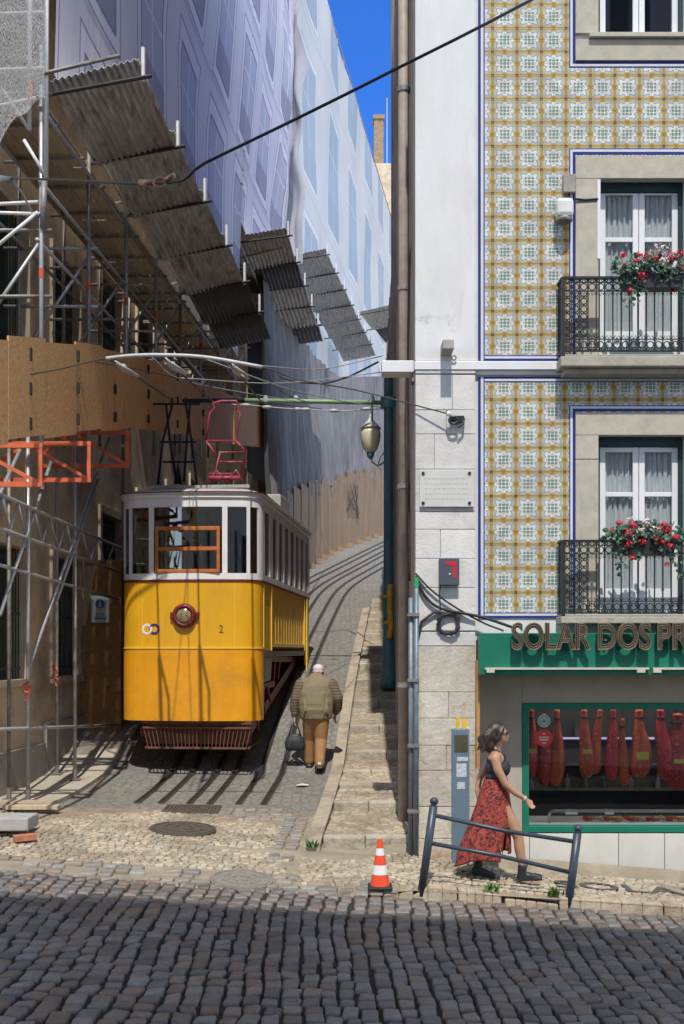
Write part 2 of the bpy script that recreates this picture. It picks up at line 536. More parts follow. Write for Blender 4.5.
m_soil = M('ground_stone', (.2,.18,.16), .95, .2, .6)

def sett_sheet_material(name, c1, c2, cj, sx, sy):
    m, nt, bs = newmat(name)
    co = ocoord(nt, (sx, sy, 0))
    v = nt.nodes.new('ShaderNodeTexVoronoi'); v.feature = 'DISTANCE_TO_EDGE'; v.inputs['Randomness'].default_value = .62
    v.inputs['Scale'].default_value = 1
    nz = noise(nt, ocoord(nt), 3, 2, out=1)
    ad = nt.nodes.new('ShaderNodeVectorMath'); ad.operation = 'MULTIPLY_ADD'
    nt.links.new(nz, ad.inputs[0]); ad.inputs[1].default_value = (.5, .5, 0); nt.links.new(co, ad.inputs[2])
    nt.links.new(ad.outputs[0], v.inputs['Vector'])
    v2 = nt.nodes.new('ShaderNodeTexVoronoi'); v2.inputs['Randomness'].default_value = .62; v2.inputs['Scale'].default_value = 1
    nt.links.new(ad.outputs[0], v2.inputs['Vector'])
    sp = nt.nodes.new('ShaderNodeSeparateColor'); nt.links.new(v2.outputs['Color'], sp.inputs[0])
    c = mixc(nt, E(nt, sp.outputs[0]), c1, c2)
    n2 = noise(nt, ocoord(nt), .7, 6, .7)
    c = mixc(nt, ramp(nt, n2, .45, .75) * .7, c, [x*.6 for x in c1])
    n3 = noise(nt, ocoord(nt), 40, 4)
    c = mixc(nt, ramp(nt, n3, .3, .7) * .3, c, [x*1.3 for x in c2])
    c = mixc(nt, ramp(nt, v.outputs['Distance'], .10, .02), c, cj)
    nt.links.new(c, bs.inputs['Base Color']); bs.inputs['Roughness'].default_value = .8
    bumpn(nt, ramp(nt, v.outputs['Distance'], .0, .2) + E(nt, n3) * .8, .7, .02, bs)
    return m
m_granite = sett_sheet_material('granite_setts', (.195,.185,.168), (.245,.232,.21), (.165,.155,.137), 7.5, 6)

mb = MB(); mb.box(-200, 200, -200, 300, -9.2, -9)
mb.build('ground', m_soil, kind='structure')

# road sheet (joints between the cobbles), tilted down to the right
mb = MB()
mb.grid(lambda u, v: (lerp(-30, 30, u), lerp(-16, 11.9, v), road(lerp(-30, 30, u)) - .014), 20, 8)
mb.build('road', m_joint, kind='structure', org=(0, 0, 0))
pts = []
x = -6.5
ci = 0
while x < 6.6:
    y = 5.6 + rnd.random() * .15
    wd = rnd.uniform(.128, .158)
    while y < 11.62:
        ln = rnd.uniform(.15, .25)
        wob = .05 * math.sin(y * 1.1 + x * .4) + .012 * math.sin(y * 2.9 + x * 1.7) + .012 * rnd.uniform(-1, 1)
        pts.append((x + wd/2 + wob, y + ln/2, wd * rnd.uniform(.90, 1.0), ln, rnd.gauss(0, .045) + .05*math.cos(y*1.3 + x*.5)))
        y += ln
    x += wd; ci += 1
def road_bump(x, y): return road(x) + .012 * mnoise.noise(Vector((x*.9, y*.9, 0))) + .006 * mnoise.noise(Vector((x*3, y*3, 4)))
stone_field('road_setts', pts, road_bump, m_basalt, h=.020, gap=.015, gapy=.032, rough=.16, seed=3, tilt=.055)

# square and lower alley floor: one sheet that follows the rising street
def alley_z(X, Y): return G(X, Y)
mb = MB()
ys = [11.7 + i * .25 for i in range(20)] + [16.7 + i * .6 for i in range(74)]
nx = 40
def alley_x(u, Y):
    xl, xr = (-14, 14) if Y < 13.0 else (min(W(Y) - .3, railx(Y) - 5.2), max(wallR(Y) + .2, railx(Y) + 2.4))
    return lerp(xl, xr, u)
for j, Y in enumerate(ys):
    for i in range(nx + 1):
        X = alley_x(i / nx, Y)
        mb.v.append((X, Y, (GP(X, Y) - .012 if Y < 14 else G(X, Y)) - .012))
for j in range(len(ys) - 1):
    for i in range(nx):
        a = j * (nx + 1) + i
        mb.f.append((a, a + 1, a + nx + 2, a + nx + 1)); mb.m.append(0 if ys[j] < 15.2 else 1)
mb.build('street', [m_sand, m_granite], kind='structure', org=(0, 0, 0), smooth=True)

# band of dusty grey setts along the junction
pts = []
for r_ in range(4):
    y = 11.66 + r_ * .165
    x = -6.4
    while x < .55 - r_*.05:
        ln = rnd.uniform(.13, .22)
        if rnd.random() > (.08, .25, .5, .25)[r_]:
            pts.append((x + ln/2, y + .08 + .04*math.sin(x*1.1) + rnd.uniform(-.012,.012), ln, .155, rnd.gauss(0, .05)))
        x += ln
pts += [(curbR(Y) - .22 + rnd.uniform(-.01,.01), Y, .16, .13, rnd.gauss(0,.06)) for Y in np.arange(12.9, 15.0, .14)]
pts += [(curbR(Y) - .38 + rnd.uniform(-.01,.01), Y, .15, .13, rnd.gauss(0,.06)) for Y in np.arange(12.9, 15.0, .14)]
for r_ in range(5):
    x = -1.55
    while x < curbR(14.8) - .5:
        ln = rnd.uniform(.12, .19)
        pts.append((x + ln/2, 14.75 + r_*.14, ln, .135, rnd.gauss(0, .04))); x += ln
stone_field('sett_border', pts, lambda x, y: GP(x, y) - .006, m_basalt_l, h=.012, gap=.016, seed=5)

# limestone mosaic: fan in front of the tracks and the pavement to the right
pts = []
def fill_small(x0, x1, y0, y1, test, sz, seed):
    r2 = random.Random(seed)
    y = y0
    while y < y1:
        x = x0 + r2.random() * sz
        while x < x1:
            wd = sz * r2.uniform(.75, 1.3); ln = sz * r2.uniform(.85, 1.25)
            if test(x, y): pts.append((x + wd/2, y + ln/2 + .02*math.sin(x*3), wd, ln, r2.gauss(0, .28)))
            x += wd
        y += sz
fill_small(-5.0, curbR(14) - .35, 12.32, 15.2, lambda x, y: not (x > -1.6 and y > 14.7) and x > -4.8 and (x < curbR(y) - .46 or y < 12.9)
           and (y < 14.75 + .35*math.sin(x*2.1)) and (math.hypot((x + 1.92) , (y - 13.9)) > .43) and mnoise.noise(Vector((x*.8, y*.8, 2))) > -.42, .088, 1)
fill_small(-.5, 9, 11.86, 12.98, lambda x, y: x > .35 or y > 12.0, .082, 2)
stone_field('pavement', pts, lambda x, y: GP(x, y) - .008, m_calcada, h=.006, gap=.010, rough=.35, seed=8)
# dark stone lettering let into the pavement
cu = bpy.data.curves.new('t', 'FONT'); cu.body = 'SOLAR'; cu.size = .42; cu.resolution_u = 3; cu.offset = .004
to = bpy.data.objects.new('t', cu); COL.objects.link(to)
bpy.context.view_layer.update()
me = bpy.data.meshes.new_from_object(to.evaluated_get(bpy.context.evaluated_depsgraph_get()))
bpy.data.objects.remove(to)
mb = MB()
vv = [(2.28 + v.co.x * 1.35, 12.22 + v.co.y * 1.25) for v in me.vertices]
mb.add([(x, y, GP(x, y) + .0085) for x, y in vv], [tuple(p.vertices) for p in me.polygons])
bpy.data.meshes.remove(me)
mb.build('pavement_lettering', M('dark_basalt_mosaic', (.09,.085,.08), .8, .4, 30), kind='structure')

# kerb stones on the right, one of them broken and sunk
mb = MB()
x = .42
kx = [.42]
while x < 10: x += rnd.uniform(.75, 1.15); kx.append(x)
for a, b in zip(kx[:-1], kx[1:]):
    dz = 0
    segs = [(a + .006, b - .006, 0, 0)]
    if a < 1.75 < b: 
        segs = [(a + .006, 1.62, 0, -.03), (1.66, b - .006, -.05, -.075)]
    for s0, s1, d0, d1 in segs:
        n = 5
        for k in range(n):
            p0, p1 = lerp(s0, s1, k/n), lerp(s0, s1, (k+1)/n)
            def q(xx, yy, z): return (xx, yy, z)
            t0 = GP(p0, 11.9) + lerp(d0, d1, k/n) + rnd.uniform(-.006, .006); t1 = GP(p1, 11.9) + lerp(d0, d1, (k+1)/n)
            if k: t0 = last
            last = t1
            if p0 < .8: t0 = min(t0, road(p0) + .04)
            mb.hexa([(p0,11.69,road(p0)-.2),(p1,11.69,road(p1)-.2),(p1,11.87,road(p1)-.2),(p0,11.87,road(p0)-.2),
                     (p0,11.705,t0),(p1,11.705,t1),(p1,11.87,t1),(p0,11.87,t0)])
mb.build('kerb', M('kerb_stone', (.43,.35,.25), .9, .2, 6, .8, 25, .02, stain=(.25,.17,.11), sscale=2.5, slo=.5, shi=.7), kind='structure', bevel=.014)

# raised cement strip along the left house
mb = MB()
n = 24
for k in range(n):
    Y0, Y1 = 15.2 + k * .6, 15.2 + (k + 1) * .6
    for (a, b) in [(Y0, Y1 - .004)]:
        mb.hexa([(W(a)-.1,a,G(W(a),a)-.1),(curbL(a),a,G(curbL(a),a)-.1),(curbL(b),b,G(curbL(b),b)-.1),(W(b)-.1,b,G(W(b),b)-.1),
                 (W(a)-.1,a,G(W(a),a)+.05),(curbL(a),a,G(curbL(a),a)+.05),(curbL(b),b,G(curbL(b),b)+.05),(W(b)-.1,b,G(W(b),b)+.05)])
mb.build('side_path', M('dusty_cement', (.40,.36,.29), .95, .15, 3, .5, 50, .008, stain=(.24,.2,.15), sscale=1.3), kind='structure')

# steps beside the right wall
steps = [13.38, 15.25, 16.45, 17.35, 18.4, 19.5, 20.7, 21.9, 23.2, 24.6, 26.2, 28, 30, 32]
mb = MB(); spts = []
for a, b in zip(steps[:-1], steps[1:]):
    z0 = G(.3, a) + .13; z1 = max(z0 + .05, G(.3, b) + .01)
    xa, xb = curbR(a) + .14, curbR(b) + .14
    ra, rb = wallR(a) + .1, wallR(b) + .1
    # nosing of long slabs
    x = xa
    while x < ra:
        x2 = min(ra, x + rnd.uniform(.4, .75))
        e = rnd.uniform(-.015, .015)
        mb.hexa([(x+.006,a+e,z0-.4),(x2-.006,a+e,z0-.4),(x2-.006,a+.17,z0-.4),(x+.006,a+.17,z0-.4),
                 (x+.006,a+e,z0+e*.5),(x2-.006,a+e,z0+e*.5),(x2-.006,a+.17,z0+.02),(x+.006,a+.17,z0+.02)], 0)
        x = x2
    mb.hexa([(xa,a+.175,z0-.4),(ra,a+.175,z0-.4),(rb,b+.01,z0-.4),(xb,b+.01,z0-.4),(xa,a+.175,z0+.008),(ra,a+.175,z0+.008),(rb,b+.01,z1-.012),(xb,b+.01,z1-.012)], 1)
    if a < 31:
        y = a + .18
        sz = .095 if a < 22 else .13
        while y < b - .05:
            x = lerp(xa, xb, (y-a)/(b-a))
            while x < wallR(y) + .02:
                wd = sz * rnd.uniform(.75, 1.7)
                zz = lerp(z0 + .012, z1 - .005, (y-a-.175)/(b-a-.175))
                spts.append((x + wd/2, y + sz/2, wd, sz * rnd.uniform(.85, 1.15), rnd.gauss(0, .15), zz))
                x += wd
            y += sz
mb.build('stairs', [m_lime, m_sand], kind='structure', bevel=.012)
zmap = {(round(p[0], 5), round(p[1], 5)): p[5] for p in spts}
stone_field('stair_setts', [p[:5] for p in spts], lambda x, y: zmap[(round(x, 5), round(y, 5))], m_calcada, h=.006, gap=.009, rough=.25, seed=11)
# stone edging left of the steps
mb = MB()
Y = 13.2
while Y < 30:
    L = rnd.uniform(.6, 1.1)
    a, b = Y + .006, Y + L - .006
    za, zb = G(curbR(a), a) + .06, G(curbR(b), b) + .06
    mb.hexa([(curbR(a)-.08,a,za-.3),(curbR(a)+.12,a,za-.3),(curbR(b)+.12,b,zb-.3),(curbR(b)-.08,b,zb-.3),
             (curbR(a)-.07,a,za),(curbR(a)+.12,a,za+.02),(curbR(b)+.12,b,zb+.02),(curbR(b)-.07,b,zb)])
    Y += L
mb.build('stair_edging', M('worn_edging', (.40,.34,.26), .9, .2, 5, .7, 30, .02, stain=(.22,.17,.12), sscale=1.8, slo=.5, shi=.7), kind='structure', bevel=.012)

# tramway rails
m_rail = M('rail_steel', (.16,.14,.12), .35, .25, 12, metal=.75, stain=(.12,.06,.03), sscale=5)
t = thing('tramway_track', 'pairs of grooved steel rails curving uphill in the grey setts', 'track', (railx(15.7) - .85, 15.7, G(-1.9, 15.7)))
offs = [0, -.34, -.73, -1.01, -1.40, -1.72]
for o_ in offs:
    mb = MB()
    YY = [15.65 + i * .7 for i in range(58)]
    for side, (xa, xb, dz) in enumerate([(-.042, -.012, .012), (.014, .046, .012), (-.014, .016, .0035)]):
        b0 = len(mb.v)
        for Y in YY:
            X = railx(Y) + o_
            for xx, zz in ((xa, dz), (xb, dz), (xb, -.05), (xa, -.05)):
                mb.v.append((X + xx, Y, G(X, Y) - .012 + zz + .01))
        for i in range(len(YY) - 1):
            for k in range(4):
                k2 = (k + 1) % 4
                mb.f.append((b0+i*4+k, b0+i*4+k2, b0+(i+1)*4+k2, b0+(i+1)*4+k)); mb.m.append(1 if side == 2 else 0)
        mb.f.append((b0, b0+3, b0+2, b0+1)); mb.m.append(0)
    mb.build('rail', [m_rail, m_joint], t)

# manhole covers and grates
m_cast = M('cast_iron', (.12,.105,.09), .6, .3, 20, .6, 80, .004, metal=.4, stain=(.12,.08,.05), sscale=6)
def tilted_disc(name, label, x, y, r, seg=28, sq=None):
    zf = lambda a, b: GP(a, b) + .006
    mb = MB()
    ring = [(x + r*math.cos(2*math.pi*k/seg), y + r*math.sin(2*math.pi*k/seg)) for k in range(seg)]
    mb.add([(a, b, zf(a, b)+.008) for a, b in ring] + [(a, b, zf(a, b)-.05) for a, b in ring],
           [tuple(range(seg))] + [(k, k+seg, (k+1) % seg+seg, (k+1) % seg) for k in range(seg)])
    for rr in (.92, .6, .3):
        for k in range(seg):
            if (k + int(rr*10)) % 4 == 3 and rr < .9: continue
            a0, a1 = 2*math.pi*k/seg, 2*math.pi*(k+1)/seg
            q = [(x+r*(rr-.05)*math.cos(a0), y+r*(rr-.05)*math.sin(a0)), (x+r*rr*math.cos(a0), y+r*rr*math.sin(a0)), (x+r*rr*math.cos(a1), y+r*rr*math.sin(a1)), (x+r*(rr-.05)*math.cos(a1), y+r*(rr-.05)*math.sin(a1))]
            mb.hexa([(a, b, zf(a, b)) for a, b in q] + [(a, b, zf(a, b)+.016) for a, b in q])
    tag(mb.build(name, m_cast), label, 'manhole cover')
def slot_grate(name, label, x0, x1, y0, y1, zf, nb, mat=m_cast):
    mb = MB()
    def q4(a, b, c, d, lo, hi): mb.hexa([(a,c,zf(a,c)+lo),(b,c,zf(b,c)+lo),(b,d,zf(b,d)+lo),(a,d,zf(a,d)+lo),(a,c,zf(a,c)+hi),(b,c,zf(b,c)+hi),(b,d,zf(b,d)+hi),(a,d,zf(a,d)+hi)])
    q4(x0, x1, y0, y0+.03, -.03, .012); q4(x0, x1, y1-.03, y1, -.03, .012)
    q4(x0, x0+.03, y0+.031, y1-.031, -.03, .012); q4(x1-.03, x1, y0+.031, y1-.031, -.03, .012)
    q4(x0+.032, x1-.032, y0+.032, y1-.032, -.03, .001)
    for k in range(nb):
        xa = lerp(x0+.05, x1-.05, (k+.5)/nb)
        q4(xa-.012, xa+.012, y0+.034, y1-.034, .0015, .011)
    tag(mb.build(name, mat), label, 'drain grate')
tilted_disc('manhole_cover', 'round rusty cast iron cover in the pale limestone mosaic', -1.92, 13.9, .4)
m_cast = M('dusty_cast_iron', (.22,.20,.17), .8, .3, 20, .6, 80, .004, metal=.1, stain=(.28,.24,.18), sscale=5)
tilted_disc('manhole_cover', 'round dark cover in the grey setts beside the shadow edge', -1.05, 11.98, .33)
slot_grate('drain_grate', 'rectangular slotted iron grate in front of the tramway rails', -2.35, -1.62, 14.95, 15.5, lambda a, b: G(a, b), 14)

# ------------------------------------------------------------------ tiled corner building
YF = 13.0
tb = thing('tiled_building', 'corner building clad in yellow and white tiles with iron balconies', 'building', (2.5, 13.0, -.1))
TOP = 17.2
def wall_open(mb, x0, x1, z0, z1, y0, y1, ops, mi=0):
    xs = sorted({x0, x1} | {v for o in ops for v in o[:2] if x0 < v < x1})
    zs = sorted({z0, z1} | {v for o in ops for v in o[2:] if z0 < v < z1})
    for i in range(len(xs)-1):
        run = None
        for j in range(len(zs)-1):
            cx, cz = (xs[i]+xs[i+1])/2, (zs[j]+zs[j+1])/2
            if any(o[0] < cx < o[1] and o[2] < cz < o[3] for o in ops): continue
            mb.box(xs[i], xs[i+1], y0, y1, zs[j], zs[j+1], mi)
fx = lambda px: PX(px, YF)
fz = lambda py: PZ(py, YF)
YS = 13.42                      # the shop front stands back under the sign
sx = lambda px: PX(px, YS)
sz = lambda py: PZ(py, YS)
WX0, WX1 = fx(598), fx(686)
ops = [(WX0, WX1, fz(35), fz(-120)), (WX0, WX1, fz(352), fz(178)), (WX0, WX1, fz(617), fz(435))]
SWX0, SWX1, SWZ0, SWZ1 = sx(522), 5.5, sz(832), sz(703)
mb = MB()
wall_open(mb, fx(418), 12, -1.5, TOP, YF, YF+.3, ops + [(fx(476), 11.9, -1.6, fz(640))])
mb.box(fx(474), fx(475.9), YF+.301, YS, -1.5, fz(640)); mb.box(fx(476), 11.9, YF+.05, YS-.04, fz(640)+.001, fz(636))
mb.box(12, 12.3, YF, 26.2, -1.5, TOP); mb.box(1.45, 12, 25.9, 26.2, -1.5, TOP)
mb.box(1.62, 12, 33.7, 34, -1.5, 11.2); mb.box(12, 12.3, 26.21, 34, -1.5, 11.2)
mb.box(fx(418), 12, 16.2, 16.4, -1.5, 2.4)
mb.build('wall', m_plaster, tb)
# side wall on the alley (built of lengths that follow the slight kink)
mb = MB()
for k in range(5):
    TOPk = TOP if k < 3 else 11.2
    a, b = ((13.0, 17.2), (17.2, 21.6), (21.6, 26.2), (26.2, 30), (30, 34))[k]
    mb.hexa([(wallR(a),a,-1),(wallR(a)+.3,a,-1),(wallR(b)+.3,b,-1),(wallR(b),b,-1),(wallR(a),a,TOPk),(wallR(a)+.3,a,TOPk),(wallR(b)+.3,b,TOPk),(wallR(b),b,TOPk)])
    for q in ((.6, 2.4) if k else (2.9,)): # strips added so their front faces catch light on the dim wall
        a_ = a + q; d_ = .05
        mb.hexa([(wallR(a_)-d_,a_,-1),(wallR(a_)+.01,a_,-1),(wallR(a_)+.02,a_+.5,-1),(wallR(a_)-d_+.01,a_+.5,-1),(wallR(a_)-d_,a_,TOPk-.5),(wallR(a_)+.01,a_,TOPk-.5),(wallR(a_)+.02,a_+.5,TOPk-.5),(wallR(a_)-d_+.01,a_+.5,TOPk-.5)])
mb.build('side_wall', m_sidewall, tb)
mb = MB(); mb.hexa([(.84,13.05,TOP+.001),(12.2,13.05,TOP+.001),(12.2,26.19,TOP+.001),(1.15,26.19,TOP+.001),(.84,13.05,TOP+.25),(12.2,13.05,TOP+.25),(12.2,26.19,TOP+.25),(1.15,26.19,TOP+.25)])
mb.hexa([(1.14,26.21,11.201),(12.2,26.21,11.201),(12.2,33.9,11.201),(1.33,33.9,11.201),(1.14,26.21,11.4),(12.2,26.21,11.4),(12.2,33.9,11.4),(1.33,33.9,11.4)])
mb.build('roof', M('roof_tile', (.35,.16,.09), .85, .2), tb)
# cornice along the front, above the view
mb = MB()
mb.box(.80, 12.3, 12.82, 13.0, 10.85, 11.1); mb.box(.81, 12.3, 12.88, 13.0, 10.7, 10.848)
mb.build('cornice', m_lime, tb)
# unseen slab on the alley wall, placed so its shade falls along the steps
mb = MB(); mb.hexa([(.49,13.1,13.0),(wallR(13.1)-.001,13.1,13.0),(wallR(18.5)-.001,18.5,13.0),(.55,18.5,13.0),(.49,13.1,13.16),(wallR(13.1)-.001,13.1,13.16),(wallR(18.5)-.001,18.5,13.16),(.55,18.5,13.16)])
sb = mb.build('shade_slab', m_lime, tb, bevel=.006)
# pilaster: plaster above, ashlar below
mb = MB(); mb.box(fx(415), fx(475), YF-.05, YF-.001, fz(362), TOP-.4)
mb.build('plaster_pilaster', m_plaster, tb, bevel=.006)
rows = [(362,375,[415,475]),(376,411,[415,452,475]),(411,435,[415,446,475]),(435,470,[415,434,475]),(470,512,[415,475]),(512,530,[415,475]),(530,559,[415,440,475]),(559,588,[415,475]),
        (588,631,[415,475]),(632,646,[415,475]),(646,692,[415,475]),(692,718,[415,448,475]),(718,745,[415,475]),(745,770,[415,446,475]),(770,806,[415,475]),(806,838,[415,452,475]),(838,905,[415,475])]
mb = MB()
for (a, b, xs) in rows:
    for x0, x1 in zip(xs[:-1], xs[1:]):
        mb.box(fx(x0)+.0025, fx(x1)-.0025, YF-.055-rnd.uniform(0,.008), YF-.001, fz(b)+.0025, fz(a)-.0025, 0 if a < 640 else 1)
mb.box(fx(415)+.002, fx(475)-.002, YF-.04, YF-.0015, -.6, fz(363), 2)
mb.build('ashlar_pilaster', [M('white_ashlar', (.62,.60,.57), .85, .1, 5, .6, 30, .01, island=.10, stain=(.40,.36,.30), sscale=2.4, slo=.6, shi=.8), m_lime_rough, m_conc], tb, bevel=.006)
# white string course
mb = MB(); mb.box(fx(415)-.01, 12, YF-.075, YF-.056, fz(371), fz(363)); mb.box(fx(475)+.003, 12, YF-.035, YF-.001, fz(375.5), fz(362))
mb.build('string_course', m_wpaint, tb, bevel=.004)
# tile panels (upper and lower) with cut-outs
pu, pv = 24.45/88.46, 23.55/88.46
def tile_panel(x0, x1, z0, z1, holes, u0, v0, pv_):
    mb = MB()
    xs = sorted({x0, x1} | {v for o in holes for v in o[:2] if x0 < v < x1}); zs = sorted({z0, z1} | {v for o in holes for v in o[2:] if z0 < v < z1})
    for i in range(len(xs)-1):
        for j in range(len(zs)-1):
            cx, cz = (xs[i]+xs[i+1])/2, (zs[j]+zs[j+1])/2
            if any(o[0] < cx < o[1] and o[2] < cz < o[3] for o in holes): continue
            mb.add([(xs[i],YF-.012,zs[j]),(xs[i+1],YF-.012,zs[j]),(xs[i+1],YF-.012,zs[j+1]),(xs[i],YF-.012,zs[j+1])], [(0,1,2,3)])
    mb.build('tile_panel', m_tile, tb, uv=lambda p: ((p[0]-u0)/pu + .5, (p[2]-v0)/pv_ + .5))
SX0, SX1 = fx(574), fx(710)
holes_u = [(SX0, SX1, fz(362), fz(157)), (SX0, SX1, fz(61), 20)]
tile_panel(fx(484), 11.9, fz(358), 10.6, holes_u, fx(504.6), fz(346.8), pv)
holes_l = [(SX0, SX1, fz(640), fz(413))]
tile_panel(fx(484), 11.9, fz(613), fz(380), holes_l, fx(503.4), fz(604.7), 24.1/88.46)
# blue and white tile borders
mb = MB()
def bline(x0, x1, z0, z1, mi): mb.box(x0, x1, YF-.016 - .001*mi, YF-.0005, z0, z1, mi)
def frame_l(pxl, py0, py1, top=None, bottom=None):
    bline(fx(478), fx(480.6), fz(py1), fz(py0), 0); bline(fx(480.6), fx(483.3), fz(py1), fz(py0), 1); bline(fx(483.3), fx(484.4), fz(py1), fz(py0), 0)
frame_l(0, -60, 361); frame_l(0, 377, 618)
for (py, s) in ((361, -1), (377, 1), (618, -1)):
    segs = [(fx(484.4), SX0 - .03), (SX1 + .03, 11.9)] if py != 377 else [(fx(484.4), 11.9)]
    for a, b in segs:
        for k, (h0, h1) in enumerate(((0, 2.2), (2.2, 4.4), (4.4, 5.4))):
            za, zb = sorted((fz(py + s*h0), fz(py + s*h1)))
            bline(a, b, za, zb, (0, 1, 0)[k])
for (top, bot) in ((155, 360), (411.5, 617), (-80, 62)):
    k3 = ((0, 2.6, 0), (2.6, 5.0, 1), (5.0, 6.0, 0))
    for h0, h1, mi in k3:
        if top > 0:
            bline(fx(575-h1), fx(575-h0), fz(bot), fz(top-h1), mi); bline(fx(709+h0), fx(709+h1), fz(bot), fz(top-h1), mi)
            bline(fx(575-h0), fx(709+h0), fz(top-h0), fz(top-h1), mi)
        else:
            bline(fx(575-h1), fx(575-h0), fz(bot+h1), 10.6, mi); bline(fx(709+h0), fx(709+h1), fz(bot+h1), 10.6, mi)
            bline(fx(575-h0), fx(709+h0), fz(bot+h1), fz(bot+h0), mi)
mb.build('tile_border', [m_navy, m_wtile], tb)
# stone surrounds
def surround(top, bot, sill=False):
    mb = MB()
    y0, y1 = YF-.04, YF+.02
    if sill:
        mb.box(fx(575), WX0-.002, y0, y1, fz(35), 10.6); mb.box(WX1+.002, fx(709), y0, y1, fz(35), 10.6)
        mb.box(fx(575), fx(709), y0, y1, fz(62), fz(41)); mb.box(fx(588), fx(696), YF-.09, YF+.2, fz(40.5), fz(36))
    else:
        mid = lerp(top, bot, .23)
        for (xa, xb) in ((fx(575), WX0-.002), (WX1+.002, fx(709))):
            mb.box(xa, xb, y0, y1, fz(bot), fz(mid)-.004); mb.box(xa, xb, y0, y1, fz(mid)+.004, fz(top+23))
        mb.box(fx(575), fx(709), y0, y1, fz(top+22.7), fz(top))
    mb.build('window_surround', m_surround, tb, bevel=.005)
surround(157, 358); surround(413, 617); surround(0, 62, True)

# french windows
def curtain_mesh(x0, x1, z0, z1, y):
    ph = rnd.random() * 9
    mb = MB()
    mb.grid(lambda u, v: (lerp(x0, x1, u), y + .018*math.sin(u*34+ph+math.sin(v*3+u*9)) + .01*math.sin(u*71+ph), lerp(z0, z1, v)), 50, 6)
    return mb
def french_window(ptop, pbot, panes, door=True):
    z0, z1 = fz(pbot), fz(ptop)
    mb = MB()                              # dark outer frame
    mb.box(WX0, WX0+.05, YF+.12, YF+.2, z0, z1); mb.box(WX1-.05, WX1, YF+.12, YF+.2, z0, z1); mb.box(WX0+.051, WX1-.051, YF+.12, YF+.2, z1-.11, z1)
    fw = mb.build('french_window' if door else 'window', m_teal, tb, bevel=.004)
    fr, gl = MB(), MB()
    xm = (WX0+WX1)/2
    zt = z1 - .115
    for (xa, xb) in ((WX0+.052, xm-.003), (xm+.003, WX1-.052)):
        st = .065
        fr.box(xa, xa+st, YF+.14, YF+.185, z0, zt); fr.box(xb-st, xb, YF+.14, YF+.185, z0, zt)
        pz = [(fz(b), fz(a)) for a, b in panes]
        edges = [z0] + [v for p in reversed(pz) for v in p] + [zt]
        for k in range(0, len(edges), 2):
            fr.box(xa+st+.0005, xb-st-.0005, YF+.142, YF+.183, edges[k], edges[k+1])
        for (za, zb) in pz:
            gl.box(xa+st-.004, xb-st+.004, YF+.158, YF+.164, za-.004, zb+.004)
            if door:
                cm = curtain_mesh(xa+st-.02, xb-st+.02, za-.03, zb+.02, YF+.212)
                cm.build('curtain', m_curtain, fw, smooth=True)
    fr.build('frame', m_wpaint, fw, bevel=.005)
    gl.build('pane', m_glass, fw)
    mb = MB(); mb.box(WX0-.2, WX1+.2, YF+.5, YF+.55, z0-.2, z1+.2)
    mb.build('room_backdrop', m_dark, fw)
french_window(178, 352, [(190, 233), (237.5, 328)])
french_window(435, 617, [(450, 490.5), (495, 588)])
french_window(-120, 34.5, [(-60, -20), (-14, 28)], door=False)
mb = MB(); mb.box(fx(596.5), fx(599.5), YF-.05, YF+.1, fz(260), fz(181))
mb.build('blind_guide', m_wpaint, tb)

